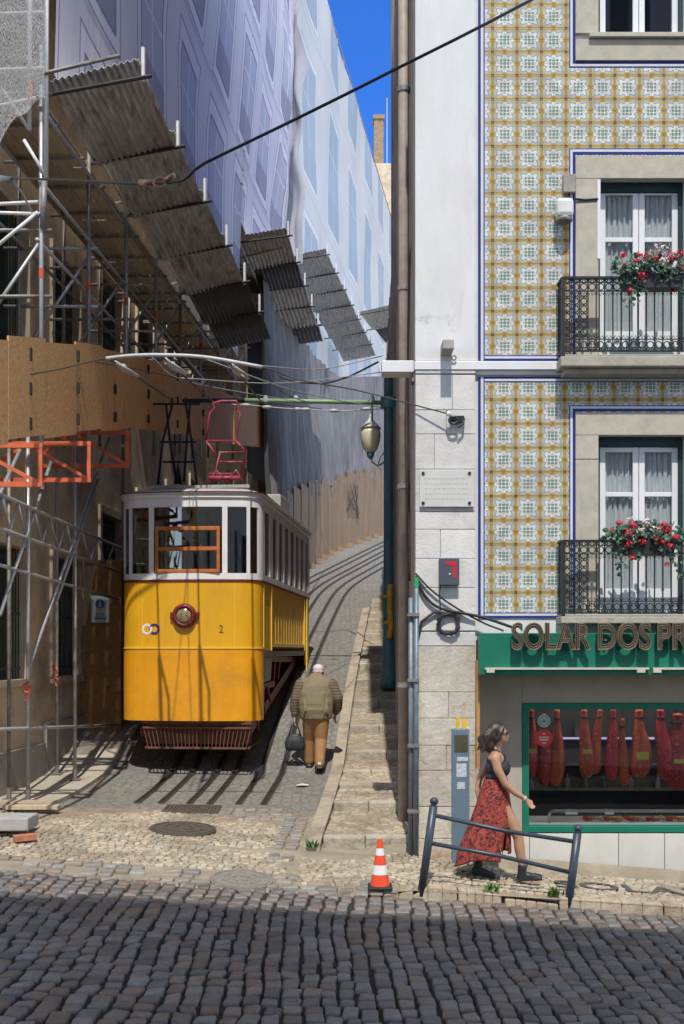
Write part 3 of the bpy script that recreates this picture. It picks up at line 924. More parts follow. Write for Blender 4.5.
# balconies
def balcony(pt, pb, slab0, slab1, Yf, low=True):
    x0, x1 = PX(563, Yf), PX(721, Yf)
    zt, zb = PZ(pt, Yf), PZ(pb, Yf)
    s0, s1 = PZ(slab0, Yf), PZ(slab1, Yf)
    b = MB()
    b.box(x0-.03, x1+.03, Yf-.04, YF-.001, s1, s0); 
    if low: b.box(x0+.03, x1-.03, Yf+.05, YF-.002, s1-.06, s1-.001)
    b.box(x0-.01, x1+.01, Yf-.02, YF-.0015, s0+.0005, s0+.025)
    bal = b.build('balcony', M('balcony_stone', (.40,.37,.31), .9, .2, 5, .5, 30, .01, stain=(.2,.17,.13), sscale=2.5), tb, bevel=.01)
    r = MB()
    def panel(fn, L, dense):
        """fn(t, z) -> point; L length of this side"""
        H = zt - zb
        r.bar(fn(0, zt), fn(L, zt), .05, .025); r.bar(fn(0, zb), fn(L, zb), .03, .014)
        r.bar(fn(0, zt-.05), fn(L, zt-.05), .014, .01); r.bar(fn(0, zt-.145), fn(L, zt-.145), .014, .01); r.bar(fn(0, zb+.13), fn(L, zb+.13), .014, .01)
        n = max(2, round(L / .0905)); d = L / n
        for k in range(n+1):
            r.bar(fn(k*d, zb), fn(k*d, zt), .013, .013)
        def ring(t, z, rr, th=.006):
            r.tube([fn(t + rr*math.cos(a), z + rr*math.sin(a)) for a in [2*math.pi*i/10 for i in range(10)]], th, 4, closed=True)
        for k in range(n):
            t = (k+.5)*d
            ring(t, zt-.098, .037); ring(t - d*.25, zt-.028, .012, .005); ring(t + d*.25, zt-.028, .012, .005)
            r.tube([fn(t-d*.5, zt-.15), fn(t-d*.32, zt-.185), fn(t-d*.12, zt-.16), fn(t, zt-.2), fn(t+d*.12, zt-.16), fn(t+d*.32, zt-.185), fn(t+d*.5, zt-.15)], .005, 4)
            ring(t, zb+.07, .036); ring(t-d*.28, zb+.025, .014, .005); ring(t+d*.28, zb+.025, .014, .005)
            r.tube([fn(t-d*.5, zb+.13), fn(t-d*.2, zb+.17), fn(t, zb+.14), fn(t+d*.2, zb+.17), fn(t+d*.5, zb+.13)], .005, 4)
            if (k % 5 == 3) and L > 1:
                for s in (-1, 1):
                    r.tube([fn(t, zb+.01), fn(t+s*.05, zb+.03), fn(t+s*.07, zb+.09), fn(t+s*.03, zb+.12), fn(t+s*.02, zb+.07)], .009, 5)
            if t < dense or t > L - dense:
                for zz in np.arange(zb+.17, zt-.2, .085):
                    ring(t, zz+.04, .034); ring(t-d*.2, zz, .014, .005); ring(t+d*.2, zz, .014, .005)
    panel(lambda t, z: (x0+t, Yf, z), x1-x0, .24)
    panel(lambda t, z: (x0, Yf+.02+t, z), YF-Yf-.06, .0)
    panel(lambda t, z: (x1, Yf+.02+t, z), YF-Yf-.06, .0)
    for xx in (x0, x1): r.box(xx-.02, xx+.02, Yf-.02, Yf+.02, s0, zt+.01)
    r.build('railing', m_iron, bal)
    return x0, x1, Yf, zt
BAL_U = balcony(278, 351, 357, 367, 12.70)
BAL_L = balcony(541, 613, 616.5, 623.5, 12.73, False)

# shop front
mb = MB()
mb.box(sx(474), SWX0-.003, YS-.03, YS+.1, sz(832), sz(640)); mb.box(SWX0, 11.9, YS-.03, YS+.1, sz(703)+.003, sz(640)); mb.box(SWX1+.003, 11.9, YS-.03, YS+.1, sz(832), sz(703))
mb.build('shop_front_stone', m_shopwall, tb)
mb = MB()
xs = [sx(474), sx(502), sx(529), sx(617.5), sx(663.5), sx(716), sx(770), sx(830)]
for a, b in zip(xs[:-1], xs[1:]): mb.box(a+.003, b-.003, YS-.05, YS+.1, -1.0, sz(833))
mb.build('shop_front_base', m_marble, tb, bevel=.004)
mb = MB()
mb.box(fx(475.5), fx(479), YF-.08, YF-.001, fz(768), fz(660)); 
mb.build('rusty_strip', M('rust', (.42,.22,.07), .8, .3), tb)
mb = MB(); w_ = .075
mb.box(SWX0, SWX1, YS-.045, YS+.06, SWZ1-w_, SWZ1); mb.box(SWX0, SWX1, YS-.045, YS+.06, SWZ0, SWZ0+w_)
mb.box(SWX0, SWX0+w_, YS-.045, YS+.06, SWZ0+w_+.001, SWZ1-w_-.001); mb.box(SWX1-w_, SWX1, YS-.045, YS+.06, SWZ0+w_+.001, SWZ1-w_-.001)
sw = mb.build('shop_window', m_green, tb, bevel=.006)
mb = MB(); mb.box(SWX0+w_-.01, SWX1-w_+.01, YS, YS+.008, SWZ0+w_-.01, SWZ1-w_+.01)
mb.build('pane', m_shopglass, sw)
mb = MB()
mb.box(SWX0-.3, SWX1+.4, YS+1.9, YS+1.95, -.3, 2.3); mb.box(SWX0-.3, SWX0-.25, YS+.101, YS+1.9, -.3, 2.3); mb.box(SWX1+.35, SWX1+.4, YS+.101, YS+1.9, -.3, 2.3)
mb.box(SWX0-.25, SWX1+.35, YS+.101, YS+1.9, -.35, -.3); mb.box(SWX0-.25, SWX1+.35, YS+.101, YS+1.9, 2.3, 2.35)
mb.build('shop_interior', m_dark, tb)
mb = MB()
for z in (.62, .95, 1.28): mb.box(SWX0+.3, SWX1, YS+1.7, YS+1.89, z, z+.03)
for k in range(26):
    x = SWX0+.4 + k*.12; z = rnd.choice((.65, .98, 1.31)); hh = rnd.uniform(.12, .26)
    mb.lathe([(.035, 0), (.035, hh*.6), (.014, hh*.75), (.014, hh)], (x, YS+1.8, z), 8)
mb.build('shelving', M('shelf_grey', (.07,.075,.085), .4, .3, 8, island=.5), tb)
# ------------------------------------------------------------------ shop sign
def text_curve(body, size, **kw):
    cu = bpy.data.curves.new('txt', 'FONT'); cu.body = body; cu.size = size
    for k, v in kw.items(): setattr(cu, k, v)
    to = bpy.data.objects.new('txt', cu); COL.objects.link(to)
    bpy.context.view_layer.update()
    me = bpy.data.meshes.new_from_object(to.evaluated_get(bpy.context.evaluated_depsgraph_get()))
    bpy.data.objects.remove(to)
    vs = [tuple(v.co) for v in me.vertices]; fs = [tuple(p.vertices) for p in me.polygons]
    bpy.data.meshes.remove(me)
    return vs, fs
def text_mb(body, x0, x1, z0, z1, y, depth=0.0, **kw):
    """text standing in the x-z plane, fitted to a box; faces -y"""
    vs, fs = text_curve(body, 1.0, **kw)
    A = np.array(vs)
    lo, hi = A.min(0), A.max(0)
    mb = MB()
    mb.add([(lerp(x0, x1, (v[0]-lo[0])/(hi[0]-lo[0])), y - v[2]*depth, lerp(z0, z1, (v[1]-lo[1])/(hi[1]-lo[1]))) for v in vs], fs)
    return mb
Ys = 12.72
sg = thing('shop_sign', 'long green fascia board with raised gold outlined capital letters above the shop window', 'shop sign', (3.4, Ys, PZ(675, Ys)))
mb = MB(); mb.box(PX(480, Ys), 7.4, Ys, YF-.031, PZ(675, Ys), PZ(633, Ys))
mb.build('board', M('sign_green', (.008,.17,.105), .45, .14, 1.5, stain=(.02,.14,.095), sscale=1.1, slo=.5, shi=.7, stretch=(2,2,.5)), sg, bevel=.004)
mb = MB(); mb.box(PX(484.5, Ys), PX(648, Ys), Ys-.05, Ys-.001, PZ(669.5, Ys), PZ(667.5, Ys)); mb.box(PX(652, Ys), 7.3, Ys-.05, Ys-.001, PZ(669.5, Ys), PZ(667.5, Ys))
for px in (490, 640, 656):
    mb.box(PX(px-4, Ys), PX(px+4, Ys), Ys-.06, Ys-.0005, PZ(672.5, Ys), PZ(669.6, Ys))
mb.build('light_strip', M('cream_metal', (.55,.52,.42), .5, .1), sg)
m_gold = M('gold_edge', (.46,.33,.19), .5, .15)
m_letter = M('letter_face', (.03,.026,.022), .5, .2)
Yl = 12.62
# word widths measured on the photograph
for word, pa, pb in (('SOLAR', 511.5, 590.5), ('DOS', 597.5, 650.5), ('PRESUNTOS', 657, 812)):
    xa, xb = PX(pa, Yl), PX(pb, Yl); za, zb = PZ(650, Yl), PZ(622.5, Yl)
    text_mb(word, xa, xb, za, zb, Yl, 1.0, extrude=.025, offset=.03, resolution_u=4).build('lettering', m_letter, sg)
    # two thin gold lines following each letter
    cu = bpy.data.curves.new('txt', 'FONT'); cu.body = word; cu.size = 1; cu.fill_mode = 'NONE'; cu.bevel_depth = .005; cu.bevel_resolution = 0; cu.resolution_u = 4
    for off, nm in ((-.018, 'gold_line'), (.03, 'gold_line')):
        cu.offset = off
        to = bpy.data.objects.new('txt', cu); COL.objects.link(to); bpy.context.view_layer.update()
        me = bpy.data.meshes.new_from_object(to.evaluated_get(bpy.context.evaluated_depsgraph_get())); bpy.data.objects.remove(to)
        A = np.array([tuple(v.co) for v in me.vertices]); lo, hi = A.min(0), A.max(0)
        g = .005 if off < 0 else -.003
        m2 = MB(); m2.add([(lerp(xa+g, xb-g, (v[0]-lo[0])/(hi[0]-lo[0])), Yl-.028 - v[2]*.5, lerp(za+g, zb-g, (v[1]-lo[1])/(hi[1]-lo[1]))) for v in A], [tuple(p.vertices) for p in me.polygons])
        bpy.data.meshes.remove(me)
        m2.build(nm, m_gold, sg)
mb = MB()
for px in (520, 545, 575, 606, 640, 664, 690, 720, 750, 790): mb.bar((PX(px, Yl), Yl+.02, PZ(640, Yl)), (PX(px, Yl), Ys+.01, PZ(640, Yl)), .02, .02)
mb.build('letter_stud', m_steel_d, sg)

# ------------------------------------------------------------------ things on the facade
def onwall(name, label, cat, mats, mb, bevel=.004):
    return tag(mb.build(name, mats, bevel=bevel), label, cat)
t = thing('floodlight', 'small grey box floodlight projecting from the white corner pilaster', 'lamp', (fx(445.5), YF-.06, fz(358)))
mb = MB(); mb.box(fx(440), fx(451), YF-.36, YF-.06, fz(357), fz(348)); mb.build('housing', m_conc, t, bevel=.006)
mb = MB(); mb.tube([(fx(453)+.025*math.cos(a), YF-.1, fz(360)+.025*math.sin(a)) for a in [i*.6 for i in range(11)]], .009, 6, closed=True); mb.build('eye_bolt', m_steel_d, t)
t = thing('cable_bracket', 'dark iron wall bracket with two cable ends on the ashlar pilaster', 'bracket', (fx(455), YF-.06, fz(421)))
mb = MB(); mb.box(fx(449), fx(463), YF-.13, YF-.06, fz(424), fz(418)); mb.tube([(fx(452)+.05*math.cos(a), YF-.16, fz(423)+.04*math.sin(a)) for a in [i*.63 for i in range(10)]], .014, 6, closed=True)
mb.tube([(fx(463), YF-.1, fz(420)), (fx(462), YF-.14, fz(426)), (fx(457), YF-.15, fz(430))], .014, 6)
mb.build('hook', m_iron, t)
mb = MB(); mb.ell((fx(447.5), YF-.17, fz(417)), (.03,.03,.03), 8, 6); mb.build('insulator', m_white_metal, t)
t = thing('stone_plaque', 'rectangular pale stone plaque with four dark bolts on the corner pilaster', 'plaque', (fx(446), YF-.07, fz(508)))
mb = MB(); mb.box(fx(419), fx(473), YF-.10, YF-.068, fz(508), fz(471)); mb.build('slab', M('plaque_stone', (.58,.57,.54), .7, .06, 5, .3, 60, .004), t, bevel=.006)
for (a, b) in ((422.5, 474.5), (468.5, 474.5), (422.5, 504), (468.5, 504)):
    mb = MB(); mb.lathe([(.018, 0), (.018, .012), (.008, .018)], (fx(a), YF-.1, fz(b)), 10, axis='y'); mb.build('bolt', m_iron, t)
mb = MB()
for r_ in range(5):
    x = 424
    while x < 466:
        L = rnd.uniform(1.5, 5); mb.box(fx(x), fx(min(467, x+L)), YF-.1012, YF-.0995, fz(480.5+r_*5), fz(479.3+r_*5)); x += L + 1.2
mb.build('worn_inscription', M('worn_letters', (.47,.46,.43), .8, .1), t)
t = thing('alarm_box', 'dark blue grey alarm box with a red angled mark on the pilaster', 'alarm box', (fx(447), YF-.07, fz(588)))
mb = MB(); mb.box(fx(438), fx(458), YF-.16, YF-.068, fz(586), fz(559)); mb.build('housing', M('alarm_grey', (.07,.085,.11), .5, .1), t, bevel=.008)
mb = MB(); mb.box(fx(444.5), fx(455), YF-.163, YF-.1605, fz(566), fz(562.5)); mb.box(fx(451.5), fx(455), YF-.163, YF-.1605, fz(578.5), fz(566.2)); mb.build('red_mark', M('red_paint', (.6,.02,.04), .4, .1), t)
mb = MB(); mb.ell((fx(448.5), YF-.161, fz(575)), (.012,.008,.012), 8, 6); mb.build('button', m_white_metal, t)
t = thing('security_lamp', 'white rounded outdoor lamp beside the upper balcony door', 'lamp', (fx(562), YF-.02, fz(226)))
mb = MB(); mb.box(fx(553.5), fx(570.5), YF-.22, YF-.05, fz(223), fz(204)); mb.build('shade', m_white_metal, t, bevel=.045)
mb = MB(); mb.lathe([(.095, 0), (.1, .02), (.08, .05)], (fx(561.5), YF-.13, fz(226)), 14); mb.box(fx(559), fx(564), YF-.05, YF-.013, fz(222), fz(208)); mb.build('base', m_steel_d, t)
t = thing('junction_box', 'small grey brown junction box fixed on the tile border', 'electrical box', (fx(569), YF-.02, fz(196)))
mb = MB(); mb.box(fx(562), fx(574), YF-.09, YF-.018, fz(195), fz(177)); mb.build('housing', M('weathered_box', (.30,.28,.25), .6, .2), t, bevel=.006)
mb = MB(); mb.tube([(fx(574), YF-.06, fz(201)), (fx(584), YF-.05, fz(201.5)), (fx(597), YF-.05, fz(200.5))], .012, 6); mb.tube([(fx(568), YF-.05, fz(195)), (fx(566), YF-.06, fz(203)), (fx(562), YF-.1, fz(206))], .01, 6); mb.build('cable', m_iron, t)
t = thing('wall_light_box', 'flat white box fixed on the corner beside the green post', 'light box', (.62, 13.2, fz(371)))
mb = MB(); mb.box(PX(382, 13.05), fx(414), 13.02, 13.3, fz(371.5), fz(360)); mb.build('housing', m_wpaint, t, bevel=.006)
mb = MB(); mb.box(fx(412), fx(414.8), 13.06, 13.26, fz(380), fz(372)); mb.build('arm', m_steel_d, t)
# cable coil and loose cables
mb = MB()
pp = []
for k in range(46):
    a = 1.4 + k * 2*math.pi/14
    rr = .115 + .013*math.sin(k*1.7)
    pp.append((fx(447.5)+rr*math.cos(a), YF-.10-.012*math.sin(k*.9), fz(624)+rr*math.sin(a)))
lead = [(fx(416), YF-.08, fz(700)), (fx(416.5), YF-.08, fz(640)), (fx(421), YF-.09, fz(622)), (fx(434), YF-.1, fz(612))]
mb.tube(lead + pp, .018, 6)
tag(mb.build('cable_coil', m_black, smooth=True), 'black cable wound in a round coil on the pilaster', 'cable')
def cable(name, label, pts, r, mat=None, sub=8, cat='cable', group=None):
    # Catmull-Rom through the points
    q = [Vector(p) for p in pts]
    q = [q[0]*2 - q[1]] + q + [q[-1]*2 - q[-2]]
    out = []
    for i in range(1, len(q)-2):
        for k in range(sub):
            s_ = k/sub
            a, b, c, d = q[i-1], q[i], q[i+1], q[i+2]
            out.append(.5*((2*b) + (c-a)*s_ + (2*a-5*b+4*c-d)*s_*s_ + (3*b-a-3*c+d)*s_**3))
    out.append(q[-2])
    m_ = MB(); m_.tube(out, r, 6)
    return tag(m_.build(name, mat or m_black, smooth=True), label, cat, group)
cable('wall_cable', 'thick black cable sagging from the pipes to the letters of the sign', [(fx(415), YF-.09, fz(577)), (fx(425), YF-.1, fz(597)), (fx(441), YF-.1, fz(609)), (fx(479), YF-.12, fz(617)), (fx(512), YF-.14, fz(628))], .018)
cable('wall_cable', 'thin black cable running from the pipes above the coil', [(fx(415), YF-.085, fz(574)), (fx(430), YF-.1, fz(590)), (fx(452), YF-.1, fz(606)), (fx(480), YF-.1, fz(622)), (fx(502), YF-.13, fz(631))], .012)
cable('wall_cable', 'short cable hanging below the dark alarm box', [(fx(439.5), YF-.1, fz(586)), (fx(439), YF-.1, fz(596)), (fx(440), YF-.1, fz(611))], .007)
# pipes on the corner
t = thing('drain_pipe', 'two slim grey blue pipes side by side at the foot of the corner', 'pipe', (.79, 12.9, GP(.79, 12.9)))
m_pipe = M('grey_blue_pipe', (.17,.21,.24), .5, .25, 8, metal=.3, stain=(.11,.11,.10), sscale=4)
mb = MB(); mb.tube([(.775, 12.93, GP(.78, 12.93)-.05), (.775, 12.93, fz(598))], .030, 10); mb.build('pipe', m_pipe, t, smooth=True)
mb = MB(); mb.tube([(.835, 12.90, GP(.83, 12.9)-.05), (.835, 12.90, fz(580))], .026, 10); mb.build('pipe', m_pipe, t, smooth=True)
mb = MB()
for py in (615, 680, 745, 810):
    mb = MB(); mb.box(.735, .868, 12.86, 12.955, fz(py+1.6), fz(py-1.6)); mb.build('clamp', m_steel_d, t)
mb = MB(); mb.tube([(.835, 12.90, fz(588)), (.835, 12.90, fz(578))], .029, 8); mb.build('green_sleeve', M('green_tape', (.02,.35,.12), .5), t)
# downpipe and cables on the alley wall
t = thing('downpipe', 'brown downpipe running down the dark alley wall', 'pipe', (wallR(14.5)-.08, 14.5, G(.8, 14.5)))
mb = MB(); mb.tube([(wallR(14.5)-.085, 14.5, G(.8, 14.5)), (wallR(14.5)-.085, 14.5, 17)], .07, 10); mb.build('pipe', M('brown_pipe', (.36,.30,.25), .6, .2), t, smooth=True)
mb = MB()
for z in (2, 4.5, 7, 9.5, 12):
    mb = MB(); mb.lathe([(.085, 0), (.085, .06)], (wallR(14.5)-.085, 14.5, z), 10); mb.build('clamp', m_steel_d, t)
cable('alley_cable', 'thin dark cable hanging down the alley wall above the pipes', [(wallR(13.6)-.03, 13.6, 7.3), (wallR(13.9)-.05, 13.9, 6.1), (wallR(14)-.04, 14, 4.8), (wallR(13.8)-.03, 13.8, 3.3)], .014)

# ------------------------------------------------------------------ hams, counter and stickers
def ham_mat(name, c1, c2):
    m, nt, bs = newmat(name)
    n1 = noise(nt, ocoord(nt, (1, 1, .45)), 9, 6, .7, .5)
    c = mixc(nt, ramp(nt, n1, .35, .65), c1, c2)
    n2 = noise(nt, ocoord(nt), 28, 3)
    c = mixc(nt, ramp(nt, n2, .58, .72) * .75, c, (.70,.38,.20))
    nt.links.new(c, bs.inputs['Base Color']); bs.inputs['Roughness'].default_value = .5
    bumpn(nt, n1, .8, .03, bs)
    return m
HM = [ham_mat('dark_red_ham', (.50,.03,.025), (.26,.012,.012)), ham_mat('orange_ham', (.64,.12,.03), (.36,.03,.012)), ham_mat('red_ham', (.66,.04,.035), (.36,.014,.018))]
m_tagy = M('yellow_label', (.70,.55,.06), .5, .1)
hams = [ # px, top, bottom, width px, tilt, colour, tag, label
 (531, 709, 777, 12, 0, 2, 1, 'dark red ham with a yellow band half hidden by the green window frame'),
 (544, 713, 786, 12, .02, 0, 0, 'dark red ham hanging behind the round red sticker'),
 (558, 709, 786, 12, -.02, 1, 0, 'knobbly orange red ham next to the round red sticker'),
 (584, 709, 778, 13, .03, 1, 1, 'orange ham with a small white and yellow tag, alone in the left gap'),
 (599, 709, 774, 11, -.10, 1, 0, 'slim tilted orange ham right of the tagged orange one'),
 (612.5, 709, 780, 11.5, -.02, 2, 0, 'bright red narrow ham with a white rim beside the short thin one'),
 (623, 718, 786, 9.5, .03, 1, 0, 'thinnest reddish ham hanging lower than its neighbours'),
 (640, 709, 778, 17, 0, 1, 2, 'broad speckled orange ham with a wide yellow label'),
 (660, 709, 780, 17, .10, 2, 0, 'crimson ham with a black string loop near its foot'),
 (675, 713, 790, 21, .04, 0, 1, 'largest dark crimson ham hanging lowest with a yellow band'),
 (692, 709, 770, 14, 0, 2, 0, 'red ham cut off by the right edge of the view'),
]
Yh = 13.62
railz = PZ(702, Yh)
for (px, pt, pb, wp, tl, ci, tg, lab) in hams:
    X = PX(px, Yh + rnd.uniform(-.05, .05)); zt, zb = PZ(pt, Yh), PZ(pb, Yh)
    w2 = wp / 2 / FOC * Yh * 1.3
    H = zt - zb
    t = thing('cured_ham', lab, 'ham', (X, Yh, zb), group='hams hanging in the shop window')
    mb = MB(); prof = [(0, .30), (.02, .55), (.07, .82), (.16, .98), (.28, 1.0), (.42, .92), (.56, .78), (.68, .60), (.78, .46), (.87, .36), (.93, .32), (.97, .42), (1, .30)]
    vs, fs = [], []
    nn = 14
    for i, (h, rr) in enumerate(prof):
        for j in range(nn):
            a = 2*math.pi*j/nn
            bumpy = 1 + .32*mnoise.noise(Vector((math.cos(a)*1.3 + px, math.sin(a)*1.3, h*5)))
            vs.append((X + tl*(1-h)*H*.9 + w2*rr*bumpy*math.cos(a) + .12*w2*math.sin(h*6 + px), Yh + .75*w2*rr*bumpy*math.sin(a), zb + h*H))
    for i in range(len(prof)-1):
        for j in range(nn): fs.append((i*nn+j, i*nn+(j+1) % nn, (i+1)*nn+(j+1) % nn, (i+1)*nn+j))
    fs.append(tuple(range(nn-1, -1, -1))); fs.append(tuple(range((len(prof)-1)*nn, len(prof)*nn)))
    mb.add(vs, fs); mb.build('meat', HM[ci], t, smooth=True, subd=1)
    mb = MB(); mb.tube([(X, Yh, zt-.03), (X, Yh, railz+.02)], .008, 6)
    mb.lathe([(w2*.5, 0), (w2*.5, .02)], (X + tl*.1*H, Yh, zb + H*.86), 10)
    mb.build('string', m_black, t)
    if tg:
        mb = MB(); wz = .05 if tg == 1 else .09; zz = zb + H*(.36 if tg == 1 else .28)
        mb.box(X+tl*.6*H-w2*.55, X+tl*.6*H+w2*.55, Yh-.78*w2-.012, Yh-.78*w2-.008, zz, zz+wz); mb.build('label_band', m_tagy, t)
mb = MB(); mb.tube([(SWX0+.02, Yh, railz+.03), (SWX1-.02, Yh, railz+.03)], .014, 8)
for x in (SWX0+.1, 3.2, SWX1-.1): mb.tube([(x, Yh, railz+.03), (x, Yh, 2.3)], .01, 6)
tag(mb.build('hanging_rail', m_steel), 'steel rod inside the shop window from which the hams hang', 'rail')
ct = thing('display_counter', 'chilled glass counter with a pale tubular rail behind the shop window', 'display counter', (3.7, 14.0, -.3))
Yc = 13.78
mb = MB(); mb.box(SWX0+.1, SWX1+.2, Yc, Yc+.7, -.29, PZ(826, Yc)); mb.build('cabinet', M('counter_grey', (.14,.145,.15), .35, .1), ct)
mb = MB(); mb.box(SWX0+.12, SWX1+.18, Yc-.02, Yc+.6, PZ(826, Yc)+.001, PZ(823, Yc)); mb.build('shelf', m_wpaint, ct)
mb = MB(); z = PZ(811, Yc); xl = PX(549, Yc)
mb.tube([(xl, Yc, PZ(824, Yc)), (xl, Yc, z-.05), (xl+.015, Yc, z-.015), (xl+.05, Yc, z), (SWX1, Yc, z)], .02, 8); mb.build('rail', M('pinkish_rail', (.62,.5,.47), .35, .1), ct, smooth=True)
mb = MB(); mb.box(xl+.01, SWX1, Yc+.1, Yc+.106, PZ(824, Yc), z); mb.build('pane', m_glass, ct)
mb = MB()
for px, ww in ((571, 12), (609, 9)): mb.box(PX(px-ww/2, Yc), PX(px+ww/2, Yc), Yc-.03, Yc-.021, z-.035, z+.025)
mb.build('price_holder', m_white_metal, ct)
mf = [M('red_meat', (.5,.04,.03), .4, .3, 20), M('orange_food', (.55,.2,.05), .4, .3, 20), M('pale_food', (.6,.5,.35), .5, .2, 20)]
for k, px in enumerate(np.arange(590, 700, 7)):
    mb = MB()
    for q in range(6): mb.ell((PX(px+rnd.uniform(-3,3), Yc), Yc+.12+rnd.uniform(0,.25), PZ(822.8, Yc)+.012), (rnd.uniform(.02,.04), .04, rnd.uniform(.015,.03)), 8, 5)
    tag(mb.build('cold_cut', mf[k % 3], smooth=True), ('dark red sliced meat on the counter shelf', 'orange cold cut on the white counter shelf', 'pale cold cut on the white counter shelf')[k % 3], 'food', 'small piles of food on the counter shelf')
# the shop's own lighting: a tube lamp above the display and a violet strip at the back
lp = thing('tube_lamp', 'lit tube lamp over the hams behind the shop window', 'lamp', (3.7, 13.95, 2.2))
m_em, nt, bs = newmat('lamp_glow'); bs.inputs['Emission Color'].default_value = (1, .86, .72, 1); bs.inputs['Emission Strength'].default_value = 17
mb = MB(); mb.tube([(SWX0+.05, 13.58, 2.21), (SWX1, 13.58, 2.21)], .03, 8); mb.build('tube', m_em, lp)
mb = MB(); mb.box(SWX0+.03, SWX1+.02, 13.53, 13.64, 2.25, 2.28); mb.build('fitting', m_white_metal, lp)
m_vi, nt, bs = newmat('violet_glow'); bs.inputs['Emission Color'].default_value = (.35, .22, 1, 1); bs.inputs['Emission Strength'].default_value = .3
mb = MB(); mb.box(2.9, 4.3, YS+1.66, YS+1.69, 1.30, 1.325)
tag(mb.build('light_strip', m_vi), 'thin violet light strip along the shelves at the back of the shop', 'lamp')
def sticker(px, py, rp, c, label, extra):
    mb = MB(); y = YS-.002; fx, fz = sx, sz
    n = 24; r_ = rp/88.46
    mb.add([(fx(px)+r_*math.cos(2*math.pi*k/n), y, fz(py)+r_*math.sin(2*math.pi*k/n)) for k in range(n)], [tuple(range(n))])
    mb.add([(fx(px)+r_*math.cos(2*math.pi*k/n), y+.0015, fz(py)+r_*math.sin(2*math.pi*k/n)) for k in range(n)], [tuple(range(n-1, -1, -1))])
    extra(mb, y - .0012)
    return tag(mb.build('window_sticker', c), label, 'sticker')
def ex1(mb, y):
    fx, fz = sx, sz
    n = 20
    for k in range(n):
        a0, a1 = 2*math.pi*k/n, 2*math.pi*(k+1)/n
        mb.add([(fx(544)+ra*math.cos(a), y, fz(721)+ra*math.sin(a)) for ra, a in ((.047, a0), (.058, a0), (.058, a1), (.047, a1))], [(0,1,2,3)], 1)
    mb.ell((fx(544), y, fz(721)), (.025, .001, .025), 8, 5, 1)
def ex2(mb, y):
    fx, fz = sx, sz
    for (a, b, c_) in ((-5, 5, 737.2), (-4.5, 4.5, 739.6), (-2, 2, 742.5), (-1.2, 1.2, 733.6)): mb.box(fx(544+a), fx(544+b), y-.0005, y, fz(c_+.8), fz(c_-.5), 1)
sticker(544, 721, 6.6, [M('pale_green_sticker', (.40,.52,.46), .5), M('sticker_green', (.12,.28,.22), .5)], 'round pale green sticker on the shop window glass', ex1)
sticker(544, 738, 9, [M('red_sticker', (.62,.05,.04), .5), M('sticker_white', (.7,.55,.5), .5)], 'round red sticker with white lines below the pale green one', ex2)

# ------------------------------------------------------------------ geranium boxes
m_leaf = M('geranium_leaf', (.03,.085,.045), .5, .35, 20, island=.35)
m_redf = M('red_petal', (.52,.012,.03), .5, .2, 30, island=.3)
m_pinkf = M('pale_petal', (.62,.50,.47), .6, .15, 30, island=.2)
def flower_box(bal, pcx, label, seed, blooms):
    x0, x1, Yf, zt = bal
    r2 = random.Random(seed)
    Yb = Yf - .12
    cx = PX(pcx, Yb)
    t = thing('flower_box', label, 'flower box', (cx, Yb, zt-.2), group='geranium boxes hanging on the balconies')
    mb = MB(); mb.prism([(cx-.30, zt-.17), (cx+.30, zt-.17), (cx+.34, zt-.01), (cx-.34, zt-.01)], Yb-.085, Yb+.085)
    for s in (-.2, .2): mb.bar((cx+s, Yb+.08, zt-.03), (cx+s, Yb+.2, zt+.02), .02, .006)
    mb.build('trough', m_black, t, bevel=.008)
    lf = MB()
    def leaf(c, s):
        n = Vector((r2.gauss(0,.5), -1 + r2.gauss(0,.4), r2.gauss(.5,.5))).normalized()
        u = n.orthogonal().normalized(); u.rotate(Matrix.Rotation(r2.random()*6.28, 3, n)); v = n.cross(u)
        k = 7
        ring = [Vector(c) + u*(s*math.cos(2*math.pi*i/k)) + v*(s*.85*math.sin(2*math.pi*i/k)) - n*s*.25*(i % 2) for i in range(k)]
        b = len(lf.v); lf.v += [tuple(Vector(c))] + [tuple(p) for p in ring]
        for i in range(k): lf.f.append((b, b+1+i, b+1+(i+1) % k)); lf.m.append(0)
    for k in range(300):
        a = r2.gauss(0, .22); a = max(-.42, min(.42, a))
        zz = zt + r2.uniform(-.03, .20) * (1 - abs(a)*1.2) + .02
        leaf((cx + a, Yb + r2.gauss(-.02, .09), zz), r2.uniform(.016, .034))
    for tr in ((-.34, .34), (-.25, .28), (-.16, .2), (.26, .26), (.33, .38), (.1, .12)):
        for k in range(22):
            f = r2.random()
            leaf((cx + tr[0] + r2.gauss(0, .028) + .06*f, Yb - .09 + r2.gauss(0, .025), zt + .03 - f * tr[1] * 1.25), r2.uniform(.014, .03))
    for k in range(9):
        a = r2.uniform(-.35, .35); lf.tube([(cx+a*.6, Yb, zt), (cx+a, Yb-.03, zt+.12), (cx+a*1.15, Yb-.06, zt+.2)], .004, 4)
    lf.build('foliage', m_leaf, t)
    for (bx, bz, s, pink) in blooms:
        mb = MB()
        s *= 1.3; c = Vector((cx + bx, Yb - .12 + r2.gauss(0, .03), zt + bz))
        for k in range(int(16 + s*300)):
            d = Vector((r2.gauss(0,1), r2.gauss(0,1), r2.gauss(0,1))).normalized() * s * r2.uniform(.55, 1)
            p = c + Vector((d.x, d.y, d.z*.8))
            n = (d + Vector((0,-.01,.01))).normalized(); u = n.orthogonal().normalized(); v = n.cross(u)
            q = .014
            mb.add([p-u*q, p-v*q+n*.003, p+u*q, p+v*q+n*.003], [(0,1,2,3)])
        mb.build('blossom', m_pinkf if pink else m_redf, t)
